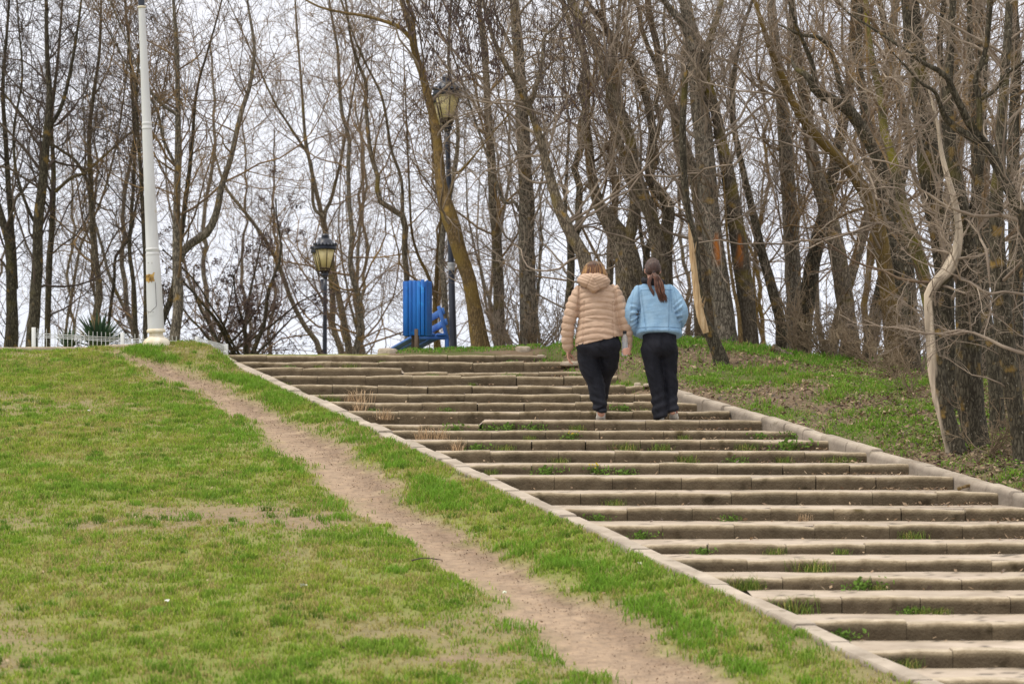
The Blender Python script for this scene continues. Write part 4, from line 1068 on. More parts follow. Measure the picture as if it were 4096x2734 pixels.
# --- the barkless curved stem by the right kerb
g = np.random.default_rng(51)
DP = 26.6
dP, dR = trace(0, [(3830, 1822, 80), (3801, 1725, 72), (3771, 1612, 68), (3748, 1500, 68), (3736, 1362, 66), (3728, 1262, 60), (3721, 1185, 54), (3748, 1138, 56), (3800, 1072, 58), (3824, 1000, 42), (3836, 937, 32), (3830, 862, 27), (3812, 780, 24), (3779, 666, 21), (3763, 592, 18), (3751, 499, 14), (3731, 416, 10), (3712, 351, 7)], DP, g, wob=.06, ext=0)
dead = thing("stripped_tree", "half dead tree by the right kerb, its winding stem stripped of bark to pale wood", "tree", dP[0])
def pale_side(V, P, C):
    ang = (V - P[:, None])[..., 0] / np.maximum(np.linalg.norm(V - P[:, None], axis=-1), 1e-6)
    hgt = (P[:, 2] - P[0, 2])[:, None]
    n = fbm(V[..., 2] * 6, V[..., 0] * 25 + 3)
    lim = np.interp(hgt, [0, .2, .5, .75, 1.07, 1.3, 1.5, 1.75, 1.92, 2.2], [-1.2, -.8, -.72, -.45, -.05, .0, .12, .3, .8, 1.2])
    m = sstep(-.12, .12, lim - ang + (n - .5) * .5)
    C[..., :3] = np.array([.46, .385, .30]) * (.25 + 1.45 * fbm(V[..., 2] * 2.0, V[..., 0] * 85 + 9, 3))[..., None]
    C[..., 3] = m; return C
A = Acc(); stem_mesh(A, dP, dR, g, 30, origin=dP[0], colf=pale_side); me = A.mesh("trunk"); set_col(me, np.concatenate(A.CC)); obj("trunk", me, B_DARK, dead)
P1, R1 = spawn(dP[None], dR[None], 16, .3, 1, 55, 15, .22, 8, .25, .02, .3, g, rmin=.005)
P2, R2 = spawn(P1, R1, 6, .1, 1, 45, 15, .5, 6, .25, .02, .6, g, rmin=.003); P3, R3 = spawn(P2, R2, 5, .1, 1, 45, 15, .5, 5, .25, 0, .6, g, rmin=.0022)
A = Acc()
for p, r, s in ((P1, R1, 6), (P2, R2, 4), (P3, R3, 3)):
    V, Q = tubes_arr(p - dP[0], r, s); A.add(V, Q)
A.build("crown", T_GREY, dead)

# --- seed bunches hanging in the seed tree and above the lamp ------------------
M_SEED = leaf_mat("dry_seed", .2)
seedtree = [o for o in bpy.data.objects if o.name == "seed_tree"][0]
g = np.random.default_rng(60); A = Acc(); B = Acc(); so = np.array(seedtree.location)
def seed_zone(x0, x1, y0, y1, n, D):
    for _ in range(n):
        c = at(g.uniform(x0, x1), g.uniform(y0, y1), D + g.uniform(-.6, .6)) - so
        k = g.integers(5, 14); Ls = g.uniform(.05, .13)
        B.tube([c, c + np.array([g.normal(0, .06), g.normal(0, .06), g.uniform(.15, .45)]), c + np.array([g.normal(0, .2), g.normal(0, .15), g.uniform(.4, .9)])], [.003, .004, .006], 4, caps=False)
        for j in range(k):
            p = c + np.array([g.normal(0, .025), g.normal(0, .025), -g.uniform(0, Ls)]); a = g.uniform(0, 6.3); w = g.uniform(.006, .010); l = g.uniform(.035, .06)
            s = np.array([math.cos(a), math.sin(a), 0]) * w; dn = np.array([g.normal(0, .012), g.normal(0, .012), -l])
            A.add([p - s * .4, p + s * .4, p + s + dn * .6, p + dn, p - s + dn * .6], None, [(0, 1, 2), (0, 2, 4), (4, 2, 3)], np.array([.075, .052, .048]) * g.uniform(.6, 1.6))
seed_zone(1690, 2010, 10, 290, 110, 34.5); seed_zone(2130, 2420, 300, 470, 50, 34.8); seed_zone(1560, 1720, 0, 120, 22, 35); seed_zone(2050, 2350, 60, 240, 30, 35); seed_zone(1640, 1720, 320, 440, 5, 34.8)
A.build("seed_bunches", M_SEED, seedtree, smooth=False); B.build("seed_twigs", T_DARK, seedtree)
# the long twig crossing in front of the taller lantern
tw = Acc()
for pts, w in (([(2210, 470), (2060, 420), (1950, 410), (1880, 395), (1800, 370), (1740, 352), (1690, 325), (1640, 295), (1560, 230), (1480, 150)], .012), ([(1960, 560), (1890, 600), (1830, 650), (1760, 720)], .007), ([(2230, 330), (2100, 350), (2000, 388), (1890, 400)], .006), ([(1840, 315), (1900, 250), (1980, 220)], .006)):
    P = resample([at(x, y, 35.2) for x, y in pts], 24); tw.tube(P - so, np.linspace(w, w * .4, 24), 5, caps=False)
tw.build("long_twigs", T_GREY, seedtree)

# --- generic trees of the wood behind ---------------------------------------------
def proto_tree(seed, H, lean, style, bm, tm, r0, forks=2, dens=1.0, n1=16):
    g = np.random.default_rng(seed); n = 30
    z = np.linspace(0, H, n); wx = np.cumsum(g.normal(0, .05, n)); wy = np.cumsum(g.normal(0, .05, n))
    P = np.stack([wx + lean * z + .12 * np.sin(z * .9 + seed), wy, z], 1); P -= P[0] + np.array([0, 0, .15])
    R = r0 * (1 - .72 * (z / H) ** .9) * (1 + .4 * np.exp(-z / .2))
    stems = [(P, R)]
    for f in range(forks):
        t = g.uniform(.18, .5); i = int(t * n)
        Pf, Rf = spawn(P[None, :], R[None, :], 1, t, t + .01, 24, 5, .62, n, .05, .10, .72, g)
        stems.append((Pf[0], Rf[0]))
    A = Acc()
    for p, r in stems: stem_mesh(A, p, r, g, 10)
    me = A.mesh("trunk"); set_col(me, np.concatenate(A.CC)); me.materials.append(bm)
    C = crown(stems, g, style, n1, dens, .12, cull=False); mc = C.mesh("crown"); mc.materials.append(tm)
    return me, mc
PROT = [proto_tree(201, 8.6, .02, "up", B_BROWN, T_BROWN, .065, 2, .8), proto_tree(202, 9.2, -.06, "up", B_GREY, T_BROWN, .08, 1, .8), proto_tree(203, 8.0, .05, "wide", B_BROWN, T_BROWN, .055, 2, .8),
        proto_tree(204, 9.0, -.03, "up", B_OCHRE, T_BROWN, .06, 3, .75), proto_tree(205, 8.4, -.10, "messy", B_DARK, T_GREY, .075, 1, .75), proto_tree(206, 7.6, .0, "wide", B_DARK, T_DARK, .05, 2, .8)]
KINDS = ["slender brown tree in the tangled woods behind the crest, part of the background", "straight grey trunk deep in the background woods beyond the crest", "thin spreading bare tree among the background woods beyond the crest", "several-stemmed ochre tree deep in the background woods beyond the crest", "crooked left-leaning dark tree deep in the background woods", "thin dark spreading tree far back in the background woods"]
g = np.random.default_rng(300)
spots = []
for k in range(13): spots.append((-250 + 2500 * (k + g.uniform(0, 1)) / 13, g.uniform(55, 74), int(g.choice([0, 2, 3, 5, 1]))))
for k in range(15): spots.append((2050 + 2300 * (k + g.uniform(0, 1)) / 15, g.uniform(42, 66), int(g.choice([0, 1, 2, 3, 4, 4, 1]))))
for x, D, k in spots:
    X = (x - 2048) / FPX * D
    t = thing("woodland_tree", KINDS[k], "tree", (X, D, gz(X, D)), "bare woodland trees beyond the crest, kind " + ["one", "two", "three", "four", "five", "six"][k], rotz=0)
    t.rotation_euler = (0, 0, g.uniform(-.5, .5) if k in (1, 4) else g.uniform(0, 6.28)); s = g.uniform(.85, 1.2); t.scale = (s, s, s)
    obj("trunk", PROT[k][0], None, t) if True else None
    obj("crown", PROT[k][1], None, t)

# --- dense dark shrubby tree left of the smaller lamp, and brush -------------------
def bush(seed, H, n0, ang, dens, r0, clusters=0):
    g = np.random.default_rng(seed)
    P0 = np.array([[[0, 0, -.1], [0, 0, .02], [0, 0, .05]]]); R0 = np.array([[r0, r0, r0]])
    P1, R1 = spawn(P0, R0, n0, .5, 1, ang, 22, 1, 12, .13, .06, 1, g, lens=H, rmin=r0 * .4)
    P2, R2 = spawn(P1, R1, int(7 * dens), .12, 1, 42, 16, .5, 8, .2, .03, .6, g, rmin=.0045)
    P3, R3 = spawn(P2, R2, int(6 * dens), .1, 1, 44, 16, .5, 6, .22, .02, .6, g, rmin=.003)
    P4, R4 = spawn(P3, R3, 4, .1, 1, 44, 16, .5, 4, .22, .0, .7, g, rmin=.0024)
    A = Acc(); B = Acc()
    for p, r, s, acc in ((P1, R1, 7, B), (P2, R2, 5, A), (P3, R3, 3, A), (P4, R4, 3, A)):
        V, Q = tubes_arr(p, r, s); acc.add(V, Q)
    S_ = None
    if clusters:
        S_ = Acc(); e = P4[g.choice(len(P4), clusters), -1]
        for c in e:
            for j in range(6):
                p = c + g.normal(0, .02, 3); a = g.normal(0, .02, 3); b = g.normal(0, .02, 3); S_.add([p, p + a, p + b], None, [(0, 1, 2)], np.array([.075, .05, .045]) * g.uniform(.6, 1.5))
    return B, A, S_
def place_bush(name, label, cat, x, y, D, b, stem_m, tw_m, group=None, z=None, rot=0.0, sc=1.0):
    c = at(x, y, D)
    if z is not None: c[2] = z
    t = thing(name, label, cat, c, group, rotz=rot); t.scale = (sc, sc, sc)
    return t
b = bush(401, 3.5, 9, 36, 1.0, .045, 1100)
t = place_bush("shrubby_tree", "dense dark shrubby tree full of seed clumps left of the smaller lamp", "tree", 985, 1480, 47.0, b, None, None)
b[0].build("trunk", B_DARK, t); b[1].build("crown", T_BUSH, t); b[2].build("seed_clumps", M_SEED, t, smooth=False)
b = bush(402, 2.7, 8, 42, 1.0, .035, 700)
t = place_bush("shrubby_tree", "lower dark bushy tree between the white lamp post and the dense shrubby tree", "tree", 830, 1500, 48.5, b, None, None)
b[0].build("trunk", B_DARK, t); b[1].build("crown", T_BUSH, t); b[2].build("seed_clumps", M_SEED, t, smooth=False)

BR = []
for sd, H, n0, ang in ((411, 1.25, 10, 38), (412, 1.6, 7, 30), (413, .85, 14, 55)):
    b = bush(sd, H, n0, ang, .85, .010); BR.append((b[0].mesh("stems"), b[1].mesh("twigs")))
for (m1, m2), q in zip(BR, (T_RED, T_GREY, T_RED)): m1.materials.append(q); m2.materials.append(q)
BL = ["reddish leafless brush thicket at the edge of the wood on the right bank", "tall pale leafless brush stems at the edge of the wood", "low spreading bramble on the right bank"]
g = np.random.default_rng(420)
bspots = [(3180, 1425, 36.8, 0), (3290, 1440, 36.4, 2), (3400, 1455, 36.0, 0), (3500, 1475, 35.6, 1), (3600, 1500, 34.5, 0), (3690, 1560, 33.0, 1), (3480, 1490, 35.0, 2), (3580, 1560, 33.0, 2), (3650, 1640, 31.0, 0), (3560, 1430, 37.5, 1), (3720, 1500, 34.5, 1), (3350, 1420, 38.0, 1),
          (3230, 1400, 38.2, 0), (4030, 1720, 29.5, 0), (3860, 1620, 31.0, 1), (3960, 1850, 26.4, 2), (4070, 1640, 30.0, 1), (2820, 1390, 37.5, 0), (2230, 1385, 37.6, 1), (2120, 1385, 38.2, 2), (2000, 1385, 38.6, 1), (2700, 1385, 38.0, 2), (2320, 1380, 37.6, 0), (3800, 1560, 33.0, 0), (3640, 1420, 37.5, 0)]
for x, y, D, k in bspots:
    X = (x - 2048) / FPX * D
    t = thing("brush", BL[k], "shrub", (X, D, gz(X, D)), ["reddish brush thickets", "pale brush stems", "low brambles"][k], rotz=g.uniform(0, 6)); s = g.uniform(.7, 1.15); t.scale = (s, s, s * g.uniform(.9, 1.2))
    obj("stems", BR[k][0], None, t); obj("twigs", BR[k][1], None, t)
# ------------------------------------------------------------------ people
def baked(A, name, voxel, smooth=2, post=None, factor=.5):
    """one continuous surface from overlapping lofts: voxel remesh + smooth"""
    me = A.mesh(name + "_src"); o = bpy.data.objects.new(name + "_src", me); COL.objects.link(o)
    m = o.modifiers.new("r", 'REMESH'); m.mode = 'VOXEL'; m.voxel_size = voxel; m.use_smooth_shade = True
    s = o.modifiers.new("s", 'SMOOTH'); s.iterations = smooth; s.factor = factor
    dg = bpy.context.evaluated_depsgraph_get()
    out = bpy.data.meshes.new_from_object(o.evaluated_get(dg)); out.name = name
    bpy.data.objects.remove(o); bpy.data.meshes.remove(me)
    out.polygons.foreach_set("use_smooth", np.ones(len(out.polygons), bool))
    return out
def vn(me):
    n = len(me.vertices); V = np.empty(n * 3, np.float32); me.vertices.foreach_get("co", V)
    Nn = np.empty(n * 3, np.float32); me.vertices.foreach_get("normal", Nn)
    return V.reshape(-1, 3).astype(float), Nn.reshape(-1, 3).astype(float)
def put(me, V):
    me.vertices.foreach_set("co", np.asarray(V, np.float32).ravel()); me.update()
def loft(A, rings, n=28, p=2.0):
    """rings: (cx, cy, cz, rx, ry[, tilt_y, tilt_x]) superellipse sections, z up"""
    rings = np.array([tuple(r) + (0,) * (7 - len(r)) for r in rings], float)
    k = max(len(rings) * 4, 8); R = np.stack([resample(np.c_[rings[:, i], rings[:, i], rings[:, i]], k)[:, 0] for i in range(7)], 1)
    a = np.arange(n) * 2 * math.pi / n
    ca = np.sign(np.cos(a)) * np.abs(np.cos(a)) ** (2 / p); sa = np.sign(np.sin(a)) * np.abs(np.sin(a)) ** (2 / p)
    V = np.stack([R[:, 0:1] + R[:, 3:4] * ca, R[:, 1:2] + R[:, 4:5] * sa, R[:, 2:3] + R[:, 5:6] * ca + R[:, 6:7] * sa], -1).reshape(-1, 3)
    Q = []
    for i in range(k - 1):
        for s in range(n):
            s2 = (s + 1) % n; Q.append((i * n + s, i * n + s2, (i + 1) * n + s2, (i + 1) * n + s))
    V = np.r_[V, [[R[0, 0], R[0, 1], R[0, 2]], [R[-1, 0], R[-1, 1], R[-1, 2]]]]; T = []
    for s in range(n):
        s2 = (s + 1) % n; T.append((k * n, s2, s)); T.append((k * n + 1, (k - 1) * n + s, (k - 1) * n + s2))
    A.add(V, Q, T)
def limb(A, pts, radii, n=18, k=24, ends=True):
    P = resample(pts, k); R = resample(np.c_[radii, radii, radii], k)[:, 0]
    A.tube(P, R, n)
    if ends:
        A.blob(P[0], (R[0],) * 3, 14, 8); A.blob(P[-1], (R[-1],) * 3, 14, 8)
def along(V, pts):
    """distance along a polyline and distance to it, per vertex"""
    P = resample(pts, 40); L = np.r_[0, np.cumsum(np.linalg.norm(np.diff(P, axis=0), axis=1))]
    d = np.linalg.norm(V[:, None] - P[None], axis=2); i = d.argmin(1)
    return L[i] + ((V - P[i]) * norm(np.gradient(P, axis=0))[i]).sum(1), d.min(1)

M_SKIN = mat("skin", [(.50, .27, .20), (.58, .33, .25)], (12, 12, 12), .55, 4, spec=.3)
M_PUFF = mat("beige_puffer", [(.40, .27, .19), (.46, .32, .23), (.50, .355, .26)], (9, 9, 9), .62, 5, .12, (45, 45, 45), spec=.3)
M_BLACK = mat("black_trousers", [(.006, .007, .011), (.011, .012, .018), (.019, .02, .028)], (8, 8, 2.5), .8, 5, .15, (60, 60, 20), spec=.2)
M_DENIM = mat("light_denim", [(.185, .325, .50), (.25, .405, .58), (.31, .47, .64)], (7, 7, 5), .85, 7, .2, (160, 160, 160), attr="col", spec=.15)
M_SCARF = mat("black_scarf", [(.008, .008, .011), (.018, .018, .023)], (10, 10, 10), .9, 4, .3)
M_SHOE = mat("pale_grey_shoe", [(.34, .33, .29), (.44, .43, .38)], (14, 14, 14), .8, 4, .15)
M_SHOE2 = mat("black_shoe", [(.02, .02, .022), (.04, .035, .035)], (14, 14, 14), .6)
M_SOLE = mat("white_sole", [(.6, .59, .56), (.72, .71, .68)], (14, 14, 14), .6)
M_REDTAB = mat("red_trim", [(.35, .03, .03), (.42, .05, .05)], (9, 9, 9), .6)
M_EYE = mat("eye", [(.6, .58, .55), (.7, .68, .66)], (5, 5, 5), .2)
def hair_mat(name, a, b, c):
    return mat(name, [a, b, c], (60, 60, 3), .42, 4, .25, (220, 220, 6), attr="col", spec=.5)
M_HAIR1 = hair_mat("auburn_hair", (.7, .7, .7), (1, 1, 1), (1.3, 1.3, 1.3))
M_HAIR2 = hair_mat("dark_brown_hair", (.6, .6, .6), (1, 1, 1), (1.4, 1.4, 1.4))

def hand(A, wrist, d, out, thumb, curl=(.5, .6, .65, .7), s=1.0):
    """palm + five bent fingers: d = wrist-to-knuckles, out = the way the palm faces, thumb = towards the thumb side"""
    d, out, thumb = (norm(np.asarray(v, float)) for v in (d, out, thumb)); w = np.asarray(wrist, float)
    pal = w + d * .045 * s
    M = np.stack([thumb, out, d], 1)
    A.blob(pal, (.039 * s, .016 * s, .052 * s), 16, 12, M); A.tube([w - d * .05, w + d * .02], [.025 * s, .024 * s], 14)
    for f, (o, L, r, base) in enumerate(((.028, .072, .0085, .086), (.009, .080, .0088, .092), (-.010, .074, .0083, .088), (-.027, .058, .0075, .078))):
        p = w + d * base * s + thumb * o * s; pts = [p - d * .02 * s, p]; a = 0.0
        for q, frac in enumerate((.46, .30, .24)):
            a += curl[f] * (.7, 1.0, .8)[q]
            p = p + (d * math.cos(a) + out * math.sin(a)) * L * frac * s; pts.append(p)
        A.tube(np.array(pts), [r * s, r * s, r * s, r * .92 * s, r * .72 * s], 10); A.blob(pts[-1], (r * .74 * s,) * 3, 8, 6)
    p0 = w + d * .022 * s + thumb * .028 * s
    pts = [p0, p0 + (d * .6 + thumb * .7 + out * .35) * .034 * s, p0 + (d * 1.25 + thumb * .85 + out * .8) * .044 * s, p0 + (d * 1.8 + thumb * .75 + out * 1.1) * .050 * s]
    A.tube(np.array(pts), [.014 * s, .0115 * s, .0095 * s, .008 * s], 10); A.blob(pts[-1], (.008 * s,) * 3, 8, 6)

def head(A, c, s=1.0):
    """skull, face, ears and neck; the face looks along +y"""
    c = np.asarray(c, float)
    A.blob(c, (.076 * s, .094 * s, .106 * s), 24, 18)
    A.blob(c + np.array([0, .028, -.052]) * s, (.056 * s, .066 * s, .066 * s), 20, 14)
    A.blob(c + np.array([0, .072, -.096]) * s, (.026 * s, .022 * s, .020 * s), 12, 8)
    A.tube(np.array([[0, .086, .018], [0, .098, -.008], [0, .112, -.034], [0, .092, -.046]]) * s + c, [.010 * s, .011 * s, .014 * s, .012 * s], 10)
    for q in (-1, 1):
        A.blob(c + np.array([q * .038, .068, -.036]) * s, (.022 * s, .02 * s, .02 * s), 10, 8)
        A.blob(c + np.array([q * .033, .086, .028]) * s, (.022 * s, .010 * s, .008 * s), 10, 8)
        A.blob(c + np.array([q * .079, -.006, -.018]) * s, (.010 * s, .018 * s, .032 * s), 12, 10)
        A.blob(c + np.array([0, .090, -.062 - (q > 0) * .010]) * s, (.023 * s, .010 * s, .006 * s), 10, 6)
    A.tube([c + np.array([0, -.015, -.05]) * s, c + np.array([0, -.025, -.20]) * s], [.055 * s, .060 * s], 18)

def shoe(name, root, heel, yaw, pitch, m, L=.245, sole=True, trim=False):
    """heel = ground point under the heel; pitch lifts the heel about the toe"""
    cy, sy = math.cos(yaw), math.sin(yaw)
    A = Acc(); B = Acc()
    prof = [(0, .030, .062), (.03, .036, .075), (.08, .037, .082), (.14, .042, .06), (.19, .045, .044), (.225, .036, .036), (.245, .018, .026)]
    ring = []
    for y, w, h in prof:
        for a in np.linspace(0, 2 * math.pi, 17)[:-1]:
            z = .022 + h * .5 + h * .5 * math.sin(a) if math.sin(a) > 0 else .022 + h * .5 * (1 + math.sin(a)); ring.append((w * math.cos(a) * (1 if math.sin(a) > -.3 else .96), y, z))
    n = 16; k = len(prof); Q = [(i * n + s, i * n + (s + 1) % n, (i + 1) * n + (s + 1) % n, (i + 1) * n + s) for i in range(k - 1) for s in range(n)]
    T = [(0, s + 1, s) for s in range(1, n - 1)] + [((k - 1) * n, (k - 1) * n + s, (k - 1) * n + s + 1) for s in range(1, n - 1)]
    A.add(ring, Q, T)
    sr = []
    for y, w, h in prof:
        for a, z in ((-1, 0), (1, 0), (1, .026), (-1, .026)): sr.append((a * (w + .004), y - .004 if y == 0 else y + .004 * (y > .24), z + max(0, (y - .17)) * .12))
    Q = [(i * 4 + s, i * 4 + (s + 1) % 4, (i + 1) * 4 + (s + 1) % 4, (i + 1) * 4 + s) for i in range(k - 1) for s in range(4)] + [(0, 3, 2, 1), (k * 4 - 4, k * 4 - 3, k * 4 - 2, k * 4 - 1)]
    B.add(sr, Q)
    def xf(V):
        V = np.array(V); y = V[:, 1] - .185; cz, sz = math.cos(-pitch), math.sin(-pitch)
        back = y < 0
        yy = np.where(back, y * cz - V[:, 2] * sz * 1, y); zz = np.where(back, y * sz + V[:, 2] * cz, V[:, 2])
        V = np.stack([V[:, 0], yy + .185, zz], 1)
        return np.stack([V[:, 0] * cy - V[:, 1] * sy, V[:, 0] * sy + V[:, 1] * cy, V[:, 2]], 1) + heel
    A.V = [xf(v) for v in A.V]; B.V = [xf(v) for v in B.V]
    o = A.build(name, m, root)
    so = B.build("sole", M_SOLE, o, smooth=False)
    if trim:
        C = Acc(); C.box((-.012, -.006, .05), (.03, .0, .062)); C.box((.03, -.004, .0), (.042, .03, .03)); C.V = [xf(v) for v in C.V]; C.build("heel_tab", M_REDTAB, o)
    return o

def strands(A, pts_list, rads, cols):
    for p, r, c in zip(pts_list, rads, cols):
        P = resample(p, 14); A.tube(P, np.interp(np.linspace(0, 1, 14), np.linspace(0, 1, len(r)), r), 5, caps=False, col=c)

# ------------------------------------------------ woman in the beige puffer jacket
K15 = EYE - (1679 - HY) / FPX * (D0 + 15 * DT); Y15 = D0 + 15 * DT + .26
sc1 = 1.015
p1 = thing("person", "woman in a quilted beige hooded jacket and black trousers climbing the steps, holding a bottle", "person", ((2395 - 2048) / FPX * Y15, Y15, K15 + .004), "people walking up the steps")
p1.scale = (sc1,) * 3
def c1(x, y): return ((x - 425) / 834, (1480 - y) / 834)
A = Acc()
head(A, (-.045, .03, 1.535), .97)
loft(A, [(-.02, 0, .80, .16, .10), (-.02, 0, 1.0, .13, .09), (-.02, 0, 1.22, .15, .09), (-.02, 0, 1.34, .12, .07), (-.04, 0, 1.40, .06, .055)])
AL = [(-.235, 0, 1.315), (-.285, -.01, 1.16), (-.312, -.01, 1.03), (-.325, .02, .87), (-.318, .05, .735)]
AR = [(.19, 0, 1.315), (.232, -.01, 1.16), (.262, -.01, 1.03), (.288, .02, .88), (.300, .04, .765)]
limb(A, AL, [.045, .042, .038, .034, .027]); limb(A, AR, [.045, .042, .038, .034, .027])
limb(A, [(-.17, 0, 1.32), (-.02, 0, 1.36), (.14, 0, 1.32)], [.05, .055, .05])
LL = [(-.10, .0, .78), (-.085, .02, .58), (-.035, .03, .40), (-.003, .0, .22), (.026, .0, .07)]
RL = [(.105, .0, .78), (.10, .12, .60), (.065, .26, .46), (.045, .36, .32), (.035, .42, .20)]
limb(A, LL, [.075, .07, .055, .05, .04]); limb(A, RL, [.075, .07, .055, .05, .04])
hand(A, (-.317, .052, .728), (.02, .02, -1), (.75, -.25, .0), (.25, 1, 0), (.45, .5, .55, .6))
# right hand round the bottle: palm on its right, fingers across the near side
bx, by, bz0 = .268, -.045, .662
A.blob((bx + .046, by + .018, .715), (.018, .040, .05), 16, 12)
A.tube([(.299, .035, .79), (.316, -.01, .735)], [.026, .026], 14)
for f, z in enumerate((.742, .722, .702, .684)):
    aa = np.linspace(rad(-25), rad(-135 + 14 * abs(f - 1)), 6); R_ = .0445
    pts = [(bx + R_ * math.cos(q) + (.008 if i == 0 else 0), by + R_ * math.sin(q), z - .006 * i * .5) for i, q in enumerate(aa)]
    A.tube(np.array(pts), [.0095, .0092, .009, .0088, .0082, .0068], 10); A.blob(pts[-1], (.007,) * 3, 8, 6)
pts = [(bx + .045, by + .035, .728), (bx + .022, by + .048, .735), (bx - .008, by + .048, .738), (bx - .03, by + .036, .74)]
A.tube(np.array(pts), [.012, .011, .0095, .008], 10)
body = baked(A, "body", .0065, 2); obj("body", body, M_SKIN, p1)
E1 = Acc()
for q in (-1, 1):
    E1 = Acc(); E1.blob((-.045 + q * .032, .03 + .080, 1.535 + .012), (.012, .012, .012), 12, 8); E1.build("eye", M_EYE, p1)
# trousers
A = Acc()
loft(A, [(0, .0, .64, .165, .10), (.0, -.005, .70, .218, .135), (.0, -.01, .76, .232, .15), (-.005, 0, .83, .225, .145), (-.01, 0, .92, .20, .13)], p=2.2)
limb(A, [(-.112, .0, .74), (-.098, .02, .58), (-.038, .02, .40), (-.006, -.01, .22), (.020, -.03, .115)], [.118, .112, .094, .080, .072], ends=False)
A.tube([(.020, -.03, .12), (.024, -.02, .10)], [.072, .070], 18)
limb(A, [(.112, .0, .74), (.100, .10, .58), (.062, .24, .45), (.045, .33, .30), (.035, .40, .17)], [.118, .105, .088, .076, .068], ends=False)
tro = baked(A, "trousers", .009, 3)
V, Nn = vn(tro)
f = (fbm(V[:, 0] * 6 + 4, V[:, 2] * 11 + V[:, 0] * 7, 3) - .5) * .036 + .010 * np.exp(-((V[:, 2] - .12) / .1) ** 2) * np.sin(V[:, 2] * 75 + V[:, 0] * 20)
f = f - .008 * np.exp(-((V[:, 0] - .015) / .018) ** 2) * (V[:, 2] > .60) * (V[:, 2] < .82) * (V[:, 1] < 0)
put(tro, V + Nn * f[:, None]); obj("trousers", tro, M_BLACK, p1)
# jacket
A = Acc()
hem = lambda dz: dz
loft(A, [(-.004, 0, .812, .240, .158, .052), (-.006, 0, .87, .236, .155, .034), (-.006, .0, .96, .222, .148, .015), (-.004, .0, 1.06, .210, .14), (-.006, 0, 1.16, .212, .135), (-.010, 0, 1.26, .216, .125), (-.018, 0, 1.335, .200, .105), (-.022, 0, 1.385, .15, .085), (-.03, 0, 1.42, .09, .075)], n=40, p=2.3)
aL = [(-.195, 0, 1.325), (-.255, -.01, 1.20), (-.305, -.015, 1.03), (-.325, .015, .87), (-.318, .045, .752)]
aR = [(.155, 0, 1.325), (.212, -.01, 1.20), (.262, -.015, 1.03), (.288, .02, .88), (.299, .042, .782)]
limb(A, aL, [.075, .075, .070, .066, .056], ends=True); limb(A, aR, [.075, .074, .069, .064, .055], ends=True)
jk = baked(A, "jacket", .0065, 4)
V, Nn = vn(jk)
tl, dl = along(V, aL); tr, dr = along(V, aR)
sleeve = np.where((dl < .10) & (V[:, 0] < -.20), 1, np.where((dr < .10) & (V[:, 0] > .165), 2, 0)); sleeve = np.where((V[:, 2] > 1.30), np.where(sleeve > 0, sleeve, 0), sleeve)
arc = -.9 * (V[:, 0] + .01) ** 2
ct = (V[:, 2] - arc * 1.0 + .006 * (fbm(V[:, 0] * 5, V[:, 2] * 5) - .5)) / .0635
cs = np.where(sleeve == 1, tl, tr) / .070
c = np.where(sleeve > 0, cs, ct)
puff = np.abs(np.sin(math.pi * c)) ** .55
h = .0135 * (puff - .75)
h = h + .010 * (fbm(V[:, 0] * 16, V[:, 2] * 30 + V[:, 1] * 14, 3) - .5) * (.4 + puff) + .012 * (fbm(V[:, 0] * 5 + 3, V[:, 2] * 8, 2) - .5)
# side-back seams and armhole seams
back = V[:, 1] < .02
for sx in (-.162, .150):
    xx = sx + .03 * (V[:, 2] - 1.0) * (1 if sx < 0 else -1)
    h = h - .010 * np.exp(-((V[:, 0] - xx) / .006) ** 2) * back * (sleeve == 0) * (V[:, 2] < 1.22)
for dd, m in ((-.205 + .0, 1), (.172, 2)):
    h = h - .014 * np.exp(-((V[:, 0] - dd - .035 * np.clip((1.3 - V[:, 2]) * (1 if m == 2 else -1), -1, 1)) / .010) ** 2) * (V[:, 2] > 1.12)
# horizontal crease at the small of the back
h = h - .016 * np.exp(-((V[:, 2] - 1.035 + .06 * (V[:, 0])) / .010) ** 2) * np.exp(-((V[:, 0] + .02) / .12) ** 2) * back
put(jk, V + Nn * h[:, None]); obj("jacket", jk, M_PUFF, p1)
# hood lying on the back
A = Acc()
nA, nB = 56, 30; VV = []
for i in range(nA):
    a = 2 * math.pi * i / nA
    for j in range(nB):
        b = 2 * math.pi * j / nB
        frontness = .5 + .5 * math.sin(a)          # 1 at the throat, 0 at the back
        Rx, Ry = .108, .082
        tube_h = .028 + .044 * (1 - frontness) ** 1.2; tube_w = .034 + .032 * (1 - frontness)
        cx = Rx * math.cos(a); cy_ = Ry * math.sin(a) - .052 * (1 - frontness); cz = 1.446 - .016 * (1 - frontness) + .028 * math.cos(a) * -0.2
        o_ = np.array([math.cos(a), math.sin(a)])
        q = .012 * abs(math.sin(b * 2.5 + math.cos(a) * 1.5)) ** .5
        VV.append((-.052 + cx + o_[0] * math.cos(b) * (tube_w + q) + (.0), cy_ + o_[1] * math.cos(b) * (tube_w + q), cz + math.sin(b) * (tube_h + q) - (.045 * math.exp(-((math.cos(a) + .05) / .45) ** 2) * (1 - frontness) if math.sin(b) < 0 else 0) - .10 * (cx) * .25))
Q = [(i * nB + j, ((i + 1) % nA) * nB + j, ((i + 1) % nA) * nB + (j + 1) % nB, i * nB + (j + 1) % nB) for i in range(nA) for j in range(nB)]
A.add(VV, Q)
hd = baked(A, "hood", .006, 3)
V, Nn = vn(hd)
u = V[:, 0] + .05; w = V[:, 2]
l1 = np.abs(np.sin((u * .8 + w * 1.0) / .05 * math.pi / 1.0)) ; l2 = np.abs(np.sin((w * 1.25 - np.abs(u) * .55) / .040 * math.pi))
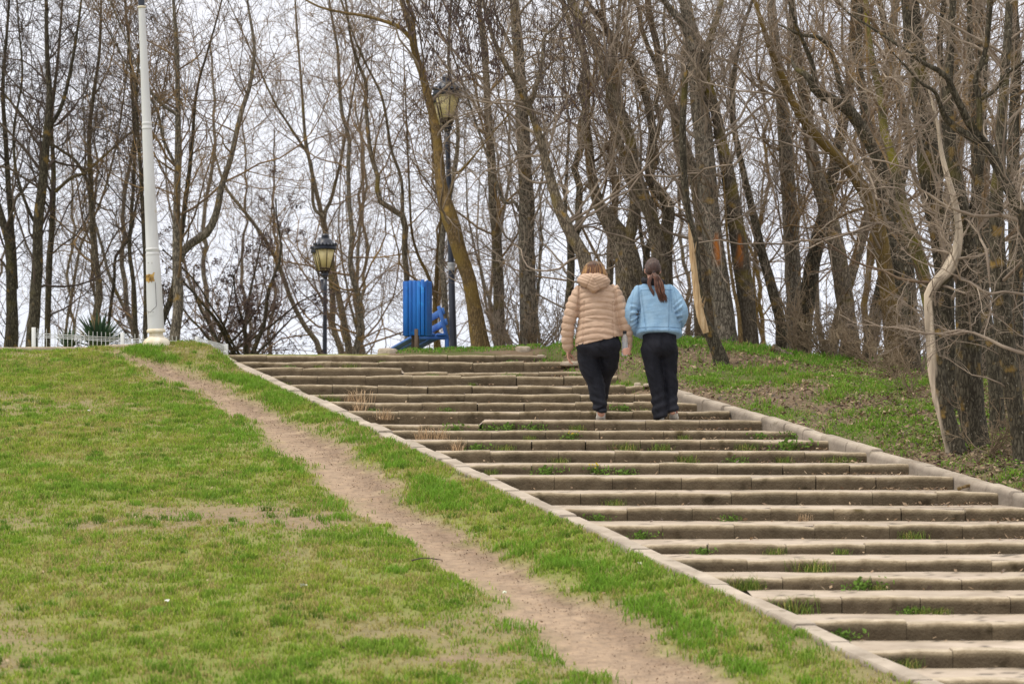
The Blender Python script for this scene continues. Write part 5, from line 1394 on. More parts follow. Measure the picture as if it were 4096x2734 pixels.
h = .007 * (l2 ** .5 - .6) - .006 * np.exp(-((u + .055 - .5 * (w - 1.42)) / .007) ** 2) - .006 * np.exp(-((u - .005 + .75 * (w - 1.42)) / .007) ** 2) + .012 * (fbm(V[:, 0] * 13, V[:, 2] * 16) - .5)
put(hd, V + Nn * h[:, None]); obj("hood", hd, M_PUFF, p1)
# hair: chin-length auburn hair with blonde ends
g = np.random.default_rng(70)
A = Acc(); hc = np.array([-.045, .03, 1.535])
A.blob(hc + np.array([0, -.008, .006]), (.098, .102, .107), 24, 16, col=(.11, .05, .03))
SP, SR, SC = [], [], []
for k in range(420):
    az = g.uniform(0, 2 * math.pi)
    if math.sin(az) > .55: continue
    el = g.uniform(.05, .95)
    dirx, diry = math.cos(az), math.sin(az)
    top = hc + np.array([dirx * .030 * el * 2, -.005 + diry * .04 * el * 2, .112 - .016 * el])
    mid = hc + np.array([dirx * .106, diry * .108 - .006, .045 - .02 * el]); low = hc + np.array([dirx * (.125 + g.uniform(-.008, .012)), diry * .108 - .004, -.045])
    end = hc + np.array([dirx * (.134 + g.uniform(-.02, .015)), diry * .10, -.115 - g.uniform(0, .05)])
    SP.append([top, (top + mid) / 2 + np.array([dirx * .014, diry * .018, .008]), mid, low, end]); SR.append([.004, .0055, .006, .005, .0015])
    light = g.random() < (.75 if abs(dirx) > .68 else .26)
    base = np.array([.42, .24, .09]) if light else np.array([.17, .07, .035]) if g.random() < .5 else np.array([.095, .042, .026])
    SC.append(base * g.uniform(.8, 1.2))
strands(A, SP, SR, SC)
V = np.concatenate(A.V); C = np.concatenate(A.C)
dk = sstep(1.575, 1.615, V[:, 2])[:, None]; C = C * (1 - .45 * dk) ; A.C = [C]
A.build("hair", M_HAIR1, p1)
shoe("shoe", p1, np.array([.034, -.06, -.0]), rad(3), rad(44), M_SHOE)
shoe("shoe", p1, np.array([.035, .36, .112 / sc1]), 0, 0, M_SHOE)
# bottle held in her right hand
M_CLEAR = bpy.data.materials.new("clear_plastic"); M_CLEAR.use_nodes = True
_b = M_CLEAR.node_tree.nodes["Principled BSDF"]; _b.inputs["Base Color"].default_value = (.85, .89, .92, 1); _b.inputs["Roughness"].default_value = .06; _b.inputs["Transmission Weight"].default_value = .72; _b.inputs["IOR"].default_value = 1.33
M_CAP = mat("black_cap", [(.01, .01, .011), (.02, .02, .02)], (9, 9, 9), .5)
bw = np.array(p1.location) + sc1 * np.array([bx, by, bz0])
bot = thing("water_bottle", "clear water bottle with black cap held by the woman in beige", "bottle", bw)
A = Acc(); A.lathe([(.026, 0), (.031, .004), (.0325, .02), (.031, .05), (.0325, .075), (.031, .10), (.0325, .15), (.031, .185), (.024, .205), (.016, .218), (.016, .235)], n=24)
A.build("bottle_body", M_CLEAR, bot)
A = Acc(); A.lathe([(.020, .230), (.0205, .232), (.0205, .258), (.018, .261)], n=20); A.build("cap", M_CAP, bot)

# ------------------------------------------------ woman in the denim jacket
Y15b = D0 + 15 * DT + .24
p2 = thing("person", "woman with a brown ponytail, light blue denim jacket and black trousers, hands in pockets", "person", ((2638 - 2048) / FPX * Y15b, Y15b, K15 + .004), "people walking up the steps")
H2 = np.array([-.070, .02, 1.582])
A = Acc(); head(A, H2, 1.0)
loft(A, [(-.03, 0, .84, .15, .10), (-.03, 0, 1.02, .12, .09), (-.03, 0, 1.25, .14, .09), (-.045, 0, 1.38, .11, .07), (-.06, 0, 1.45, .06, .055)])
bL = [(-.235, 0, 1.345), (-.285, -.02, 1.22), (-.312, -.02, 1.10), (-.285, .06, 1.0), (-.225, .13, .93)]
bR = [(.125, 0, 1.355), (.185, -.02, 1.24), (.228, -.02, 1.13), (.212, .06, 1.03), (.165, .13, .95)]
limb(A, bL, [.043, .04, .037, .032, .026]); limb(A, bR, [.043, .04, .037, .032, .026])
limb(A, [(-.2, 0, 1.35), (-.05, 0, 1.40), (.09, 0, 1.36)], [.045, .05, .045])
hand(A, (-.215, .145, .925), (.75, .55, -.35), (.4, -.9, 0), (0, .2, 1), (.4, .45, .5, .5)); hand(A, (.155, .145, .945), (-.75, .55, -.35), (-.4, -.9, 0), (0, .2, 1), (.4, .45, .5, .5))
l2L = [(-.09, 0, .85), (-.07, .0, .60), (-.03, -.01, .36), (.0, -.02, .12), (.01, -.02, .06)]; l2R = [(.09, 0, .85), (.105, .05, .60), (.115, .06, .36), (.133, .0, .14), (.137, -.01, .09)]
limb(A, l2L, [.072, .065, .05, .045, .038]); limb(A, l2R, [.072, .065, .05, .045, .038])
body = baked(A, "body", .0065, 2); obj("body", body, M_SKIN, p2)
for q in (-1, 1):
    E1 = Acc(); E1.blob(H2 + np.array([q * .033, .083, .012]), (.012, .012, .012), 12, 8); E1.build("eye", M_EYE, p2)
A = Acc()
loft(A, [(0, 0, .66, .145, .09), (0, -.01, .72, .178, .125), (0, -.012, .80, .188, .135), (-.003, 0, .90, .178, .125), (-.01, 0, 1.0, .16, .11)], p=2.2)
limb(A, [(-.092, -.005, .77), (-.064, -.005, .57), (-.026, -.015, .335), (-.002, -.03, .12), (.014, -.045, .02)], [.104, .094, .079, .079, .074], ends=False)
limb(A, [(.090, .0, .77), (.106, .04, .57), (.122, .06, .335), (.134, .0, .14), (.138, -.02, .085)], [.104, .088, .073, .062, .057], ends=False)
tro = baked(A, "trousers", .009, 3); V, Nn = vn(tro)
f = (fbm(V[:, 0] * 7 + 14, V[:, 2] * 9 + V[:, 0] * 9, 3) - .5) * .036 + .008 * np.exp(-((V[:, 2] - .15) / .12) ** 2) * np.sin(V[:, 2] * 60 - V[:, 0] * 30)
f = f - .008 * np.exp(-((V[:, 0] - .02) / .016) ** 2) * (V[:, 2] > .62) * (V[:, 2] < .86) * (V[:, 1] < 0)
put(tro, V + Nn * f[:, None]); obj("trousers", tro, M_BLACK, p2)
# denim jacket
A = Acc()
loft(A, [(-.004, 0, .885, .236, .155, 0, -.045), (-.004, 0, .91, .238, .155, 0, -.04), (-.006, 0, .95, .232, .152, 0, -.03), (-.008, 0, 1.03, .216, .145), (-.020, 0, 1.14, .200, .14), (-.035, 0, 1.26, .196, .13), (-.05, 0, 1.345, .195, .11), (-.06, 0, 1.40, .15, .09), (-.065, 0, 1.44, .085, .075)], n=40, p=2.4)
dL = [(-.215, 0, 1.345), (-.275, -.02, 1.22), (-.308, -.03, 1.10), (-.280, .05, .99), (-.225, .13, .925)]
dR = [(.105, 0, 1.355), (.180, -.02, 1.25), (.232, -.03, 1.135), (.214, .05, 1.03), (.165, .13, .95)]
limb(A, dL, [.072, .072, .070, .064, .052]); limb(A, dR, [.072, .072, .070, .064, .052])
jk = baked(A, "jacket", .0062, 3)
V, Nn = vn(jk); tl, ddl = along(V, dL); tr, ddr = along(V, dR)
sl = np.where((ddl < .095) & (V[:, 0] < -.195 - .05 * (V[:, 2] - 1.2)), 1, np.where((ddr < .095) & (V[:, 0] > .135), 2, 0))
back = V[:, 1] < .03
h = .008 * (fbm(V[:, 0] * 6 + 9, V[:, 2] * 7, 3) - .5) + .006 * (fbm(V[:, 0] * 9 + V[:, 2] * 12, V[:, 2] * 22 - V[:, 0] * 10, 3) - .5)
ts = np.where(sl == 1, tl, tr); el = np.exp(-((ts - .27) / .09) ** 2) * (sl > 0)
inner = np.where(sl == 1, V[:, 0] > -.31, V[:, 0] < .235)
h = h + el * inner * .014 * np.sin((ts * 1.0 + .25 * V[:, 0]) * 2 * math.pi / .052)
line = np.zeros(len(V))
for x0, x1 in ((-.205, -.145), (.098, .090)):
    xx = x0 + (x1 - x0) * (1.36 - V[:, 2]) / .46
    line = np.maximum(line, np.exp(-((V[:, 0] - xx) / .0045) ** 2) * back * (sl == 0) * (V[:, 2] > .93) * (V[:, 2] < 1.36))
    line = np.maximum(line, .55 * np.exp(-((V[:, 0] - xx - .011) / .0035) ** 2) * back * (sl == 0) * (V[:, 2] > .93) * (V[:, 2] < 1.36))
yoke = np.exp(-((V[:, 2] - 1.355 - .02 * V[:, 0]) / .0045) ** 2) * back * (sl == 0)
band = np.exp(-((V[:, 2] - .962 + .18 * (V[:, 0] + .0) ** 2) / .0055) ** 2) * (sl == 0)
arm = np.maximum(np.exp(-((V[:, 0] + .218 - .04 * (1.36 - V[:, 2])) / .007) ** 2), np.exp(-((V[:, 0] - .115 - .05 * (1.36 - V[:, 2])) / .007) ** 2)) * (V[:, 2] > 1.12) * (V[:, 2] < 1.42)
sls = np.maximum(.7 * np.exp(-((V[:, 0] + .285 + .10 * (1.30 - V[:, 2])) / .004) ** 2) * (sl == 1) * back, .7 * np.exp(-((V[:, 0] - .168 - .22 * (1.30 - V[:, 2])) / .004) ** 2) * (sl == 2) * back)
seam = np.clip(line + yoke + band + arm + sls, 0, 1)
h = h - .0065 * seam
inband = (V[:, 2] < .962 - .18 * V[:, 0] ** 2) & (sl == 0)
h = h + .003 * inband
put(jk, V + Nn * h[:, None])
wear = fbm(V[:, 0] * 5, V[:, 2] * 5)[:, None]
C = np.array([1., 1., 1.]) * (.86 + .28 * wear)
C = C * (1 - .6 * seam[:, None]) + np.array([.38, .44, .52]) * .6 * seam[:, None]
C = np.where(inband[:, None], C * (.84 + .3 * fbm(V[:, 0] * 40, V[:, 2] * 60))[:, None], C)
set_col(jk, C); obj("jacket", jk, M_DENIM, p2)
# dark scarf / hood collar
A = Acc(); VV = []
nA, nB = 48, 20
for i in range(nA):
    a = 2 * math.pi * i / nA
    for j in range(nB):
        b = 2 * math.pi * j / nB; bk = .5 - .5 * math.sin(a)
        tw_, th_ = .030, .036 + .006 * math.sin(3 * a)
        VV.append((-.068 + math.cos(a) * (.098 + math.cos(b) * tw_), -.008 + math.sin(a) * (.080 + math.cos(b) * tw_), 1.448 + math.sin(b) * th_ - .012 * math.cos(a + .4)))
A.add(VV, [(i * nB + j, ((i + 1) % nA) * nB + j, ((i + 1) % nA) * nB + (j + 1) % nB, i * nB + (j + 1) % nB) for i in range(nA) for j in range(nB)])
sf = baked(A, "scarf", .007, 2); V, Nn = vn(sf); put(sf, V + Nn * (.016 * (fbm(V[:, 0] * 18, V[:, 2] * 30 + V[:, 1] * 15) - .5))[:, None]); obj("scarf", sf, M_SCARF, p2)
# hair drawn back to a ponytail
g = np.random.default_rng(71); A = Acc(); tie = H2 + np.array([.006, -.105, -.045])
A.blob(H2 + np.array([0, -.008, .012]), (.082, .098, .105), 28, 18, col=(.045, .022, .017))
SP, SR, SC = [], [], []
for k in range(330):
    az = g.uniform(0, 2 * math.pi); e0 = g.uniform(.0, 1.45)
    dr = np.array([math.cos(az) * math.cos(e0), math.sin(az) * math.cos(e0), math.sin(e0)])
    if dr[1] > .75 and dr[2] < .6: continue
    st = H2 + np.array([0, -.008, .012]) + dr * np.array([.083, .099, .107])
    m1 = .55 * st + .45 * tie; q = m1 - (H2 + np.array([0, -.008, .012])); q = q / np.linalg.norm(q / np.array([.085, .101, .108])); m1 = H2 + np.array([0, -.008, .012]) + q
    m2 = .2 * st + .8 * tie; q = m2 - (H2 + np.array([0, -.008, .012])); q = q / np.linalg.norm(q / np.array([.085, .101, .108])); m2 = H2 + np.array([0, -.008, .012]) + q
    SP.append([st, m1, m2, tie + g.normal(0, .004, 3)]); SR.append([.003, .0042, .0042, .003]); SC.append(np.array([.055, .027, .02]) * g.uniform(.6, 1.6))
strands(A, SP, SR, SC)
hr = A.build("hair", M_HAIR2, p2)
A = Acc(); SP, SR, SC = [], [], []
for k in range(230):
    u = g.uniform(-1, 1); side_ = g.random() < .17
    if side_:
        pts = [tie + np.array([g.normal(0, .006), -.01, 0]), tie + np.array([-.035 + g.normal(0, .008), -.030, -.05]), tie + np.array([-.052 + g.normal(0, .008), -.035, -.12]), tie + np.array([-.022 + g.normal(0, .007), -.037, -.19]), tie + np.array([-.001 + g.normal(0, .004), -.038, -.25 + g.uniform(0, .05)])]
    else:
        w = .046
        pts = [tie + np.array([g.normal(0, .008), -.01, g.normal(0, .006)]), tie + np.array([.030 + u * .028, -.042 + g.normal(0, .008), -.045]), tie + np.array([.052 + u * w, -.050 + g.normal(0, .012), -.13]), tie + np.array([.068 + u * w * .9, -.048 + g.normal(0, .012), -.21]), tie + np.array([.100 + u * .03 + g.normal(0, .012), -.045 + g.normal(0, .008), -.285 - g.uniform(-.04, .035)])]
    SP.append(pts); SR.append([.003, .005, .0055, .0048, .001]); SC.append((np.array([.085, .036, .024]) if g.random() < .6 else np.array([.14, .060, .036])) * g.uniform(.6, 1.3))
strands(A, SP, SR, SC); A.build("ponytail", M_HAIR2, hr)
A = Acc(); A.blob(tie + np.array([0, -.008, 0]), (.020, .014, .016), 12, 8, col=(.02, .015, .015)); A.build("hair_tie", M_SCARF, hr)
shoe("shoe", p2, np.array([.012, -.03, 0]), rad(4), 0, M_SHOE2)
shoe("shoe", p2, np.array([.140, -.055, 0]), rad(-6), rad(26), M_SHOE2, trim=True)
# ------------------------------------------------------------------ grass, weeds, litter
def blades(X, Y, h, w, col, g, bend=.5, zoff=0.0, spread=None):
    """one three-sided blade per point: base pair, bent middle and tip"""
    n = len(X); Z = ground(X, Y) + zoff if not isinstance(zoff, np.ndarray) else zoff
    a = g.uniform(0, 2 * math.pi, n); az = g.uniform(0, 2 * math.pi, n) if spread is None else spread
    s = np.stack([np.cos(a), np.sin(a), 0 * a], 1) * (w / 2)[:, None]
    ld = np.stack([np.cos(az), np.sin(az), 0 * az], 1) * (h * bend * g.uniform(.2, 1.2, n))[:, None]
    b = np.stack([X, Y, Z], 1)
    m = b + ld * .3 + np.array([0, 0, 1]) * (h * .58)[:, None]; t = b + ld + np.array([0, 0, 1]) * (h * g.uniform(.75, 1.05, n))[:, None]
    V = np.stack([b - s, b + s, m - s * .75, m + s * .75, t], 1).reshape(-1, 3)
    i = np.arange(n)[:, None] * 5
    Q = i + np.array([[0, 1, 3, 2]]); T = i + np.array([[2, 3, 4]])
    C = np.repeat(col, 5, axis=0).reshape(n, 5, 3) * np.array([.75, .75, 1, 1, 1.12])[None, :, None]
    return V, Q, T, C.reshape(-1, 3)
def grass_obj(name, parts, label=None):
    A = Acc(); Cs = []
    for V, Q, T, C in parts: A.add(V, Q, T); Cs.append(C)
    me = A.mesh(name, smooth=False); set_col(me, np.concatenate(Cs)); return tag(obj(name, me, M_LEAF), kind="stuff", label=label)
g = np.random.default_rng(500)
G_A = np.array([.285, .36, .04]); G_B = np.array([.16, .30, .028]); G_C = np.array([.35, .385, .08]); STRAW = np.array([.47, .405, .15])
def lawn_pts(n, y0, y1):
    Y = np.sqrt(g.uniform(y0 ** 2, y1 ** 2, n)); half = 3050 / FPX * Y
    X = g.uniform(-1, 1, n) * half
    return X, Y
# left lawn
X, Y = lawn_pts(1480000, 16.6, 36.9)
ok = X < XL(Y) - .17
X, Y = X[ok], Y[ok]
dry = dry_field(X, Y); pm = path_mask(X, Y); cl = fbm(X * 7, Y * 6, 3); big = fbm(X * 1.5 + 60, Y * 1.2, 3)
nearp = sstep(.9, .15, XL(Y) - X)       # lusher strip along the kerb
dens = (1 - pm) ** 2 * (1 - .93 * dry) * (.22 + 1.0 * sstep(.34, .58, cl)) * (.75 + .25 * nearp)
k = g.random(len(X)) < dens
X, Y, dry, cl, big, nearp = X[k], Y[k], dry[k], cl[k], big[k], nearp[k]
tuft = sstep(.60, .74, cl)
h = (.022 + .020 * g.random(len(X)) + .030 * tuft + .018 * nearp * big) * (1 - .4 * dry)
w = .0065 + .004 * g.random(len(X))
mixb = np.clip(.25 + 1.6 * (big - .42) + .5 * tuft + .35 * nearp, 0, 1)[:, None]
col = G_A * (1 - mixb) + G_B * mixb
col = col * (1 - .35 * g.random((len(X), 1))) + G_C * .35 * g.random((len(X), 1))
st2 = fbm(X * 3.2 + 20, Y * 2.4, 4)
isdry = (g.random(len(X)) < (.42 * sstep(.50, .66, st2) + .06 + .26 * sstep(.62, .32, big) + .30 * dry) * (1 - .55 * tuft))[:, None]
col = np.where(isdry, STRAW * g.uniform(.6, 1.1, (len(X), 1)), col * g.uniform(.7, 1.3, (len(X), 1)))
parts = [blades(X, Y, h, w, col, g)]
# longer tufts along both edges of the path
n = 4200; Yt = g.uniform(17, 36, n); side_r = g.random(n) < .8
Xt = np.where(side_r, path_r(Yt) + g.normal(.16, .2, n), path_l(Yt) - g.normal(.10, .2, n))
kk = (path_mask(Xt, Yt) < .35) & (Xt < XL(Yt) - .2) & (fbm(Xt * 2.6, Yt * 2.2) > .53)
Xt, Yt = Xt[kk], Yt[kk]
Xc = np.repeat(Xt, 9) + g.normal(0, .03, len(Xt) * 9); Yc_ = np.repeat(Yt, 9) + g.normal(0, .03, len(Xt) * 9)
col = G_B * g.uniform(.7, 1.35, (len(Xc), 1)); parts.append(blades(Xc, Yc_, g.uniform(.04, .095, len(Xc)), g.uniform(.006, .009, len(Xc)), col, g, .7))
nc = 1500; Yt = np.sqrt(g.uniform(16.8 ** 2, 36 ** 2, nc)); Xt = g.uniform(-1, 1, nc) * 2300 / FPX * Yt
kk = (Xt < XL(Yt) - .2) & (path_mask(Xt, Yt) < .25) & (fbm(Xt * 1.3 + 5, Yt * 1.3) > .46); Xt, Yt = Xt[kk], Yt[kk]
sz = g.uniform(.4, 1.2, len(Xt)); m = 46
Xc = np.repeat(Xt, m) + g.normal(0, 1, len(Xt) * m) * np.repeat(.045 * sz, m); Yc_ = np.repeat(Yt, m) + g.normal(0, 1, len(Xt) * m) * np.repeat(.04 * sz, m)
tone = np.repeat(g.uniform(.55, 1.2, len(Xt)), m)[:, None]
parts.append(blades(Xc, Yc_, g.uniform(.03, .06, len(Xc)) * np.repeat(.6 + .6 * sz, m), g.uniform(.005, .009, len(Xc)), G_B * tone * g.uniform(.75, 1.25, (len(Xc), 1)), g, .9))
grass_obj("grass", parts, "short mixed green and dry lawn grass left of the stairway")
# right bank
X, Y = lawn_pts(680000, 22, 41)
ok = (X > XR(Y) + np.where(Y > 31.8, -.05, .27)) & (Y < 36.4) | ((Y > 36.55) & (Y < 38.2) & (X > -1.5) & (X < 4.5))
X, Y = X[ok], Y[ok]; rb = sstep(.42, .60, fbm(X * 1.1 + 40, Y * .9)); cl = fbm(X * 6, Y * 5, 3)
far = sstep(33, 36, Y)
wood = sstep(.4, 1.6, X - (3.6 + .25 * (Y - 26) * 0)) * sstep(33, 27, Y)
dens = (1 - .92 * rb) * (.3 + .9 * sstep(.35, .6, cl)) * (1 - .75 * wood)
dens = np.where(Y > 36.5, np.maximum(dens, .75), dens)
k = g.random(len(X)) < dens; X, Y, cl, far = X[k], Y[k], cl[k], far[k]
mound = (Y > 36.5)
h = .018 + .028 * g.random(len(X)) + .05 * sstep(.58, .72, cl) * ~mound + .045 * far * g.random(len(X)) * ~mound
col = (G_B * (1 - .5 * far[:, None]) + np.array([.13, .33, .035]) * .5 * far[:, None]) * g.uniform(.7, 1.35, (len(X), 1))
col = np.where(g.random((len(X), 1)) < .16, STRAW * g.uniform(.6, 1.1, (len(X), 1)), col)
grass_obj("grass", [blades(X, Y, h, g.uniform(.007, .012, len(X)), col, g, .6)], "fresh green grass and ground ivy on the wooded bank right of the stairway")

# fallen leaves and crumbs -----------------------------------------------------------
def leaves(X, Y, Z, size, col, g):
    n = len(X); a = g.uniform(0, 6.28, n)
    u = np.stack([np.cos(a), np.sin(a), g.normal(0, .35, n)], 1) * size[:, None]; v = np.stack([-np.sin(a), np.cos(a), g.normal(0, .45, n)], 1) * (size * g.uniform(.4, .8, n))[:, None]
    c = np.stack([X, Y, Z], 1); cur = np.array([0, 0, 1]) * (size * .35)[:, None]
    V = np.stack([c - u, c - v * .8 + cur * .6, c + u + cur, c + v * .8 + cur * .3], 1).reshape(-1, 3)
    i = np.arange(n)[:, None] * 4
    return V, i + np.array([[0, 1, 2, 3]]), np.repeat(col, 4, axis=0)
X, Y = lawn_pts(195000, 20, 38.5)
sd = X - XR(Y)
ok = (sd > .02) & (Y < 36.3)
X, Y = X[ok], Y[ok]; rb = sstep(.40, .60, fbm(X * 1.1 + 40, Y * .9)); wood = sstep(3.2, 4.2, X) * sstep(34, 28, Y)
k = g.random(len(X)) < np.clip(.05 + .55 * rb + .8 * wood, 0, 1); X, Y = X[k], Y[k]
pal = np.array([[.20, .135, .085], [.27, .19, .12], [.13, .085, .055], [.36, .27, .18], [.10, .075, .06]])
col = pal[g.integers(0, 5, len(X))] * g.uniform(.7, 1.3, (len(X), 1))
V1, Q1, C1 = leaves(X, Y, ground(X, Y) + g.uniform(.004, .03, len(X)), g.uniform(.012, .032, len(X)), col, g)
# ground ivy and dead-nettle among the grass of the bank
Xi, Yi = lawn_pts(170000, 21, 37); ok = (Xi > XR(Yi) + .27) & (Yi < 36.2) & (fbm(Xi * 1.7 + 70, Yi * 1.5, 3) > .46); Xi, Yi = Xi[ok], Yi[ok]
ci = np.array([.20, .35, .05]) * g.uniform(.5, 1.35, (len(Xi), 1)); ci = np.where(g.random((len(Xi), 1)) < .05, np.array([.16, .09, .14]), ci)
Vi, Qi, Ci = leaves(Xi, Yi, ground(Xi, Yi) + g.uniform(.012, .05, len(Xi)), g.uniform(.008, .017, len(Xi)), ci, g)
mi = mesh_np("ground_ivy", Vi, Qi, None, False); set_col(mi, Ci); tag(obj("undergrowth", mi, M_LEAF), kind="stuff", label="low green ground ivy and dead-nettle spreading over the right bank")
# drifts on the steps, thickest at their right ends, and loose ones on lawn and path
xs, ys, zs = [], [], []
for kk in range(0, NK - 1):
    y0 = D0 + DT * kk; zt = float(SZ[kk + 3]); n = 190 if kk < 16 else 90
    yy = y0 + DT - np.abs(g.normal(0, .10, n)) - .02; r = XR(y0) + .1 - np.abs(g.exponential(.45, n)); m = g.random(n) < .12
    r = np.where(m, g.uniform(XL(y0), XR(y0), n), r); t = (yy - y0 - .16) / (DT - .16)
    q = (r < XR(yy)) & (r > XL(yy) + .02); xs.append(r[q]); ys.append(yy[q]); zs.append(zt - .006 + .022 * t[q] + g.uniform(.002, .02, q.sum()))
xs, ys, zs = map(np.concatenate, (xs, ys, zs))
V2, Q2, C2 = leaves(xs, ys, zs, g.uniform(.008, .026, len(xs)), pal[g.integers(0, 5, len(xs))] * g.uniform(.7, 1.4, (len(xs), 1)), g)
X, Y = lawn_pts(3300, 17, 36.5); ok = X < XL(Y) - .2; X, Y = X[ok], Y[ok]
cc = pal[g.integers(0, 5, len(X))] * 1.3
V3, Q3, C3 = leaves(X, Y, ground(X, Y) + .02, g.uniform(.006, .016, len(X)), cc, g)
A = Acc(); A.add(V1, Q1); A.add(V2, Q2); A.add(V3, Q3); me = A.mesh("fallen_leaves", smooth=False); set_col(me, np.concatenate([C1, C2, C3]))
tag(obj("fallen_leaves", me, M_DRYLEAF), kind="stuff", label="brown fallen leaves and twigs littering the bank and the steps")
# crumbs of earth on the path
n = 9000; Y = g.uniform(17, 36, n); X = path_l(Y) + (path_r(Y) - path_l(Y)) * (1 - np.abs(g.normal(0, .42, n))); pm = path_mask(X, Y)
k = (pm > .3); X, Y = X[k], Y[k]
V, Q, C = leaves(X, Y, ground(X, Y) + .004, g.uniform(.003, .010, len(X)), np.array([.245, .175, .12]) * g.uniform(.62, 1.2, (len(X), 1)), g)
me = mesh_np("earth_crumbs", V, Q, None, False); set_col(me, C); tag(obj("dirt", me, M_DRYLEAF), kind="stuff", label="loose crumbs of earth on the trodden path")

# weeds in the joints of the steps ------------------------------------------------------
def tuft_mesh(kind, seed):
    g = np.random.default_rng(seed); A = Acc()
    if kind in ("grass", "dry"):
        n = 110 if kind == "grass" else 60
        for _ in range(n):
            a = g.uniform(0, 6.28); L = g.uniform(.03, .11) * (1.25 if kind == "dry" else 1); p = np.array([g.normal(0, .055), g.normal(0, .02), 0]); o = np.array([math.cos(a), math.sin(a) * .6, 0]); s = np.array([-math.sin(a), math.cos(a), 0]) * g.uniform(.0015, .0028)
            b = g.uniform(.2, 1.2); m = p + o * L * b * .4 + np.array([0, 0, L * .6]); t = p + o * L * b + np.array([0, 0, L * g.uniform(.7, 1)])
            c = (np.array([.14, .22, .035]) if g.random() < .75 else np.array([.36, .32, .10])) if kind == "grass" else np.array([.55, .40, .25]) * g.uniform(.7, 1.2)
            A.add([p - s, p + s, m + s * .8, m - s * .8, t], [(0, 1, 2, 3)], [(3, 2, 4)], c * g.uniform(.7, 1.3))
    else:
        for _ in range(110):
            c0 = np.array([g.normal(0, .085), g.normal(0, .025), g.uniform(.004, .075)]); a, b = g.normal(0, .012, 3), g.normal(0, .012, 3)
            A.add([c0, c0 + a, c0 + a + b, c0 + b, np.array([0, 0, 0]), np.array([.002, 0, 0])], [(0, 1, 2, 3)], [(0, 4, 5)], np.array([.14, .25, .04]) * g.uniform(.6, 1.4))
        if kind == "flower":
            for _ in range(7):
                c0 = np.array([g.normal(0, .06), g.normal(-.02, .02), g.uniform(.07, .12)]); A.tube([(0, 0, 0), c0], .0016, 4, col=np.array([.12, .18, .04])); A.blob(c0, (.009, .009, .006), 7, 5, col=np.array([.78, .62, .03]))
    return A.mesh(kind + "_tuft", smooth=False)
TM = {q: [tuft_mesh(q, 600 + i * 7 + j) for j in range(2)] for i, q in enumerate(("grass", "dry", "leafy", "flower"))}
for q in TM.values():
    for m in q: m.materials.append(M_LEAF)
WEEDS = [  # photo x, riser number (the weed stands at its foot), kind, size
    (1395, 22, "grass", 1.1), (1270, 22, "grass", .8), (1155, 22, "leafy", .7), (1530, 23, "grass", .6), (1730, 21, "leafy", .6), (2040, 23, "leafy", .6), (2035, 21, "leafy", .7), (2065, 21, "grass", .8), (2300, 21, "leafy", .6), (1895, 20, "grass", .7),
    (1130, 20, "grass", .9), (1190, 19, "grass", .8), (1290, 18, "grass", 1.5), (1330, 18, "grass", 1.1), (1490, 17, "leafy", .6), (1790, 17, "leafy", .6), (1960, 15, "leafy", 1.0), (2040, 15, "leafy", 1.1), (2140, 15, "leafy", 1.1), (2300, 15, "grass", 1.0), (1820, 15, "leafy", 1.2), (2490, 17, "leafy", 1.0), (2580, 17, "grass", .6),
    (2285, 14, "flower", .9), (2120, 14, "grass", .7), (2730, 14, "grass", .8), (2500, 13, "grass", 1.3), (2650, 13, "grass", 1.2), (2020, 13, "grass", 1.0), (1910, 13, "leafy", .9), (2990, 13, "grass", 1.2), (3160, 13, "leafy", 1.5), (3190, 14, "leafy", 1.3), (3040, 14, "leafy", .9), (2240, 12, "grass", .9), (2740, 12, "grass", 1.2), (2950, 12, "leafy", .9), (3130, 12, "grass", 1.0), (3330, 12, "grass", 1.1), (3400, 12, "grass", 1.0),
    (2390, 11, "flower", 1.1), (2190, 11, "leafy", 1.1), (2510, 11, "leafy", .9), (1960, 11, "grass", .9), (2460, 9, "grass", .9), (2390, 8, "leafy", .8), (2920, 8, "leafy", .8), (2570, 7, "leafy", .9), (3650, 7, "grass", 1.1), (2810, 6, "leafy", .7), (3105, 6, "grass", .9), (3370, 6, "grass", .8), (3250, 5, "grass", 1.5), (3455, 4, "leafy", 1.2), (3520, 4, "grass", .8), (2960, 4, "grass", 1.6), (3010, 4, "grass", 1.2), (3690, 3, "grass", .9), (3760, 3, "grass", .8), (3640, 3, "leafy", .7), (3180, 3, "grass", 1.9), (3370, 2, "leafy", 1.0), (3620, 1, "grass", 1.1),
    (1420, 18, "dry", 1.6), (1440, 17, "dry", 1.4), (1540, 16, "dry", 1.3), (1690, 14, "dry", 1.3), (1760, 14, "dry", 1.3), (1830, 13, "dry", 1.1), (3210, 8, "dry", .7)]
WL = {"grass": "tuft of green grass sprouting at the foot of a step", "dry": "tuft of dry straw coloured grass on the steps", "leafy": "low leafy green weed at the foot of a step", "flower": "small yellow flowered weed at the foot of a step"}
WG = {"grass": "green grass tufts on the steps", "dry": "dry grass tufts on the steps", "leafy": "leafy weeds on the steps", "flower": "yellow flowered weeds on the steps"}
WMESH = TM
for i, (x, k, q, s) in enumerate(WEEDS):
    y = D0 + DT * k - .03; X = (x - 2048) / FPX * y
    X = float(np.clip(X, XL(y) + .02, XR(y) + .1)); z = float(SZ[k + 2]) + .010
    o = obj("weed", TM[q][i % 2], None); o.location = (X, y, z); o.rotation_euler = (0, 0, g.uniform(-.4, .4) + (math.pi if i % 3 == 0 else 0)); s *= .85; o.scale = (s, s, s * (1.25 if q == "dry" else 1))
    tag(o, WL[q], "weed", WG[q])

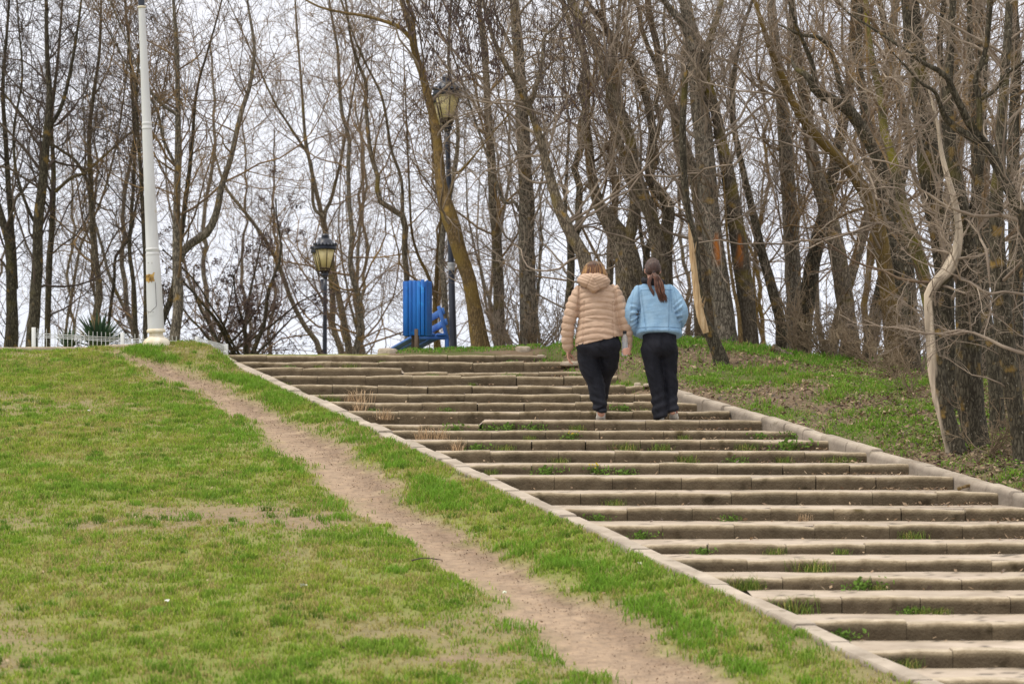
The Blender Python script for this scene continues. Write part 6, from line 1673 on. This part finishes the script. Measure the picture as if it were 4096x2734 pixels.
# fallen wood and litter on the bank and lawn -------------------------------------------
def log(label, pts, D, r, m, name="fallen_branch", cat="branch"):
    P = np.array([at(x, y, D) for x, y in pts]); P = resample(P, 16); c = P[0].copy(); A = Acc()
    A.tube(P - c, np.linspace(r, r * .6, 16) * (1 + .15 * np.sin(np.arange(16) * 1.7)), 9); o = A.build(name, m); o.location = c; tag(o, label, cat); return o
log("short brown log lying at the wood's edge right of the scarred trunks", [(3010, 1408), (3060, 1418), (3130, 1424)], 36.3, .05, B_GREY, "log", "log")
log("thicker broken log end sticking up at the foot of the wood", [(3085, 1392), (3130, 1412), (3180, 1428)], 36.0, .06, B_BROWN, "log", "log")
log("dark rotten log half sunk in the grass of the right bank", [(3320, 1558), (3370, 1548), (3410, 1534)], 33.0, .05, B_DARK, "log", "log")
log("thin stick lying on the grass above the right kerb", [(3230, 1626), (3290, 1614), (3340, 1618)], 30.5, .012, T_GREY)
log("mossy stick resting across the right kerb", [(3830, 1955), (3890, 1936), (3960, 1920)], 25.2, .016, B_OCHRE)
log("small dark stick in the grass between the two walkers", [(2558, 1500), (2580, 1506), (2592, 1510)], 34.2, .02, B_DARK)
log("thin dry stick on the edge of the dirt path", [(1645, 2240), (1700, 2230), (1770, 2238)], 21.0, .006, T_DARK)
def scrap(label, x, y, s, col):
    X, Y = pix_to_slope(x, y); g2 = np.random.default_rng(int(x)); A = Acc(); c = np.array([X, Y, gz(X, Y) + .035])
    n = 5; V = [(s * (i / (n - 1) - .5), s * .5 * (j / (n - 1) - .5), .25 * s * (vnoise(i * .9 + x, j * .9) - .5) * 2 + s * .2 * (i / (n - 1))) for i in range(n) for j in range(n)]
    Q = [(i * n + j, (i + 1) * n + j, (i + 1) * n + j + 1, i * n + j + 1) for i in range(n - 1) for j in range(n - 1)]
    A.add(V, Q, col=col); o = A.build("paper_scrap", M_DRYLEAF); o.location = c; o.rotation_euler = (0, 0, g2.uniform(0, 3)); tag(o, label, "litter")
scrap("white paper scrap among the grass in the lower middle of the lawn", 668, 2425, .045, (.75, .75, .72))
scrap("pale scrap near the edge of the dirt path on the lawn", 1215, 2360, .05, (.6, .62, .5))
scrap("pale scrap on the bare earth of the dirt path", 2018, 2362, .05, (.62, .68, .55))
scrap("tiny white scrap high on the left lawn", 357, 1655, .04, (.7, .7, .68))
scrap("whitish scrap in the grass beside the left kerb", 2560, 2275, .05, (.6, .58, .48))
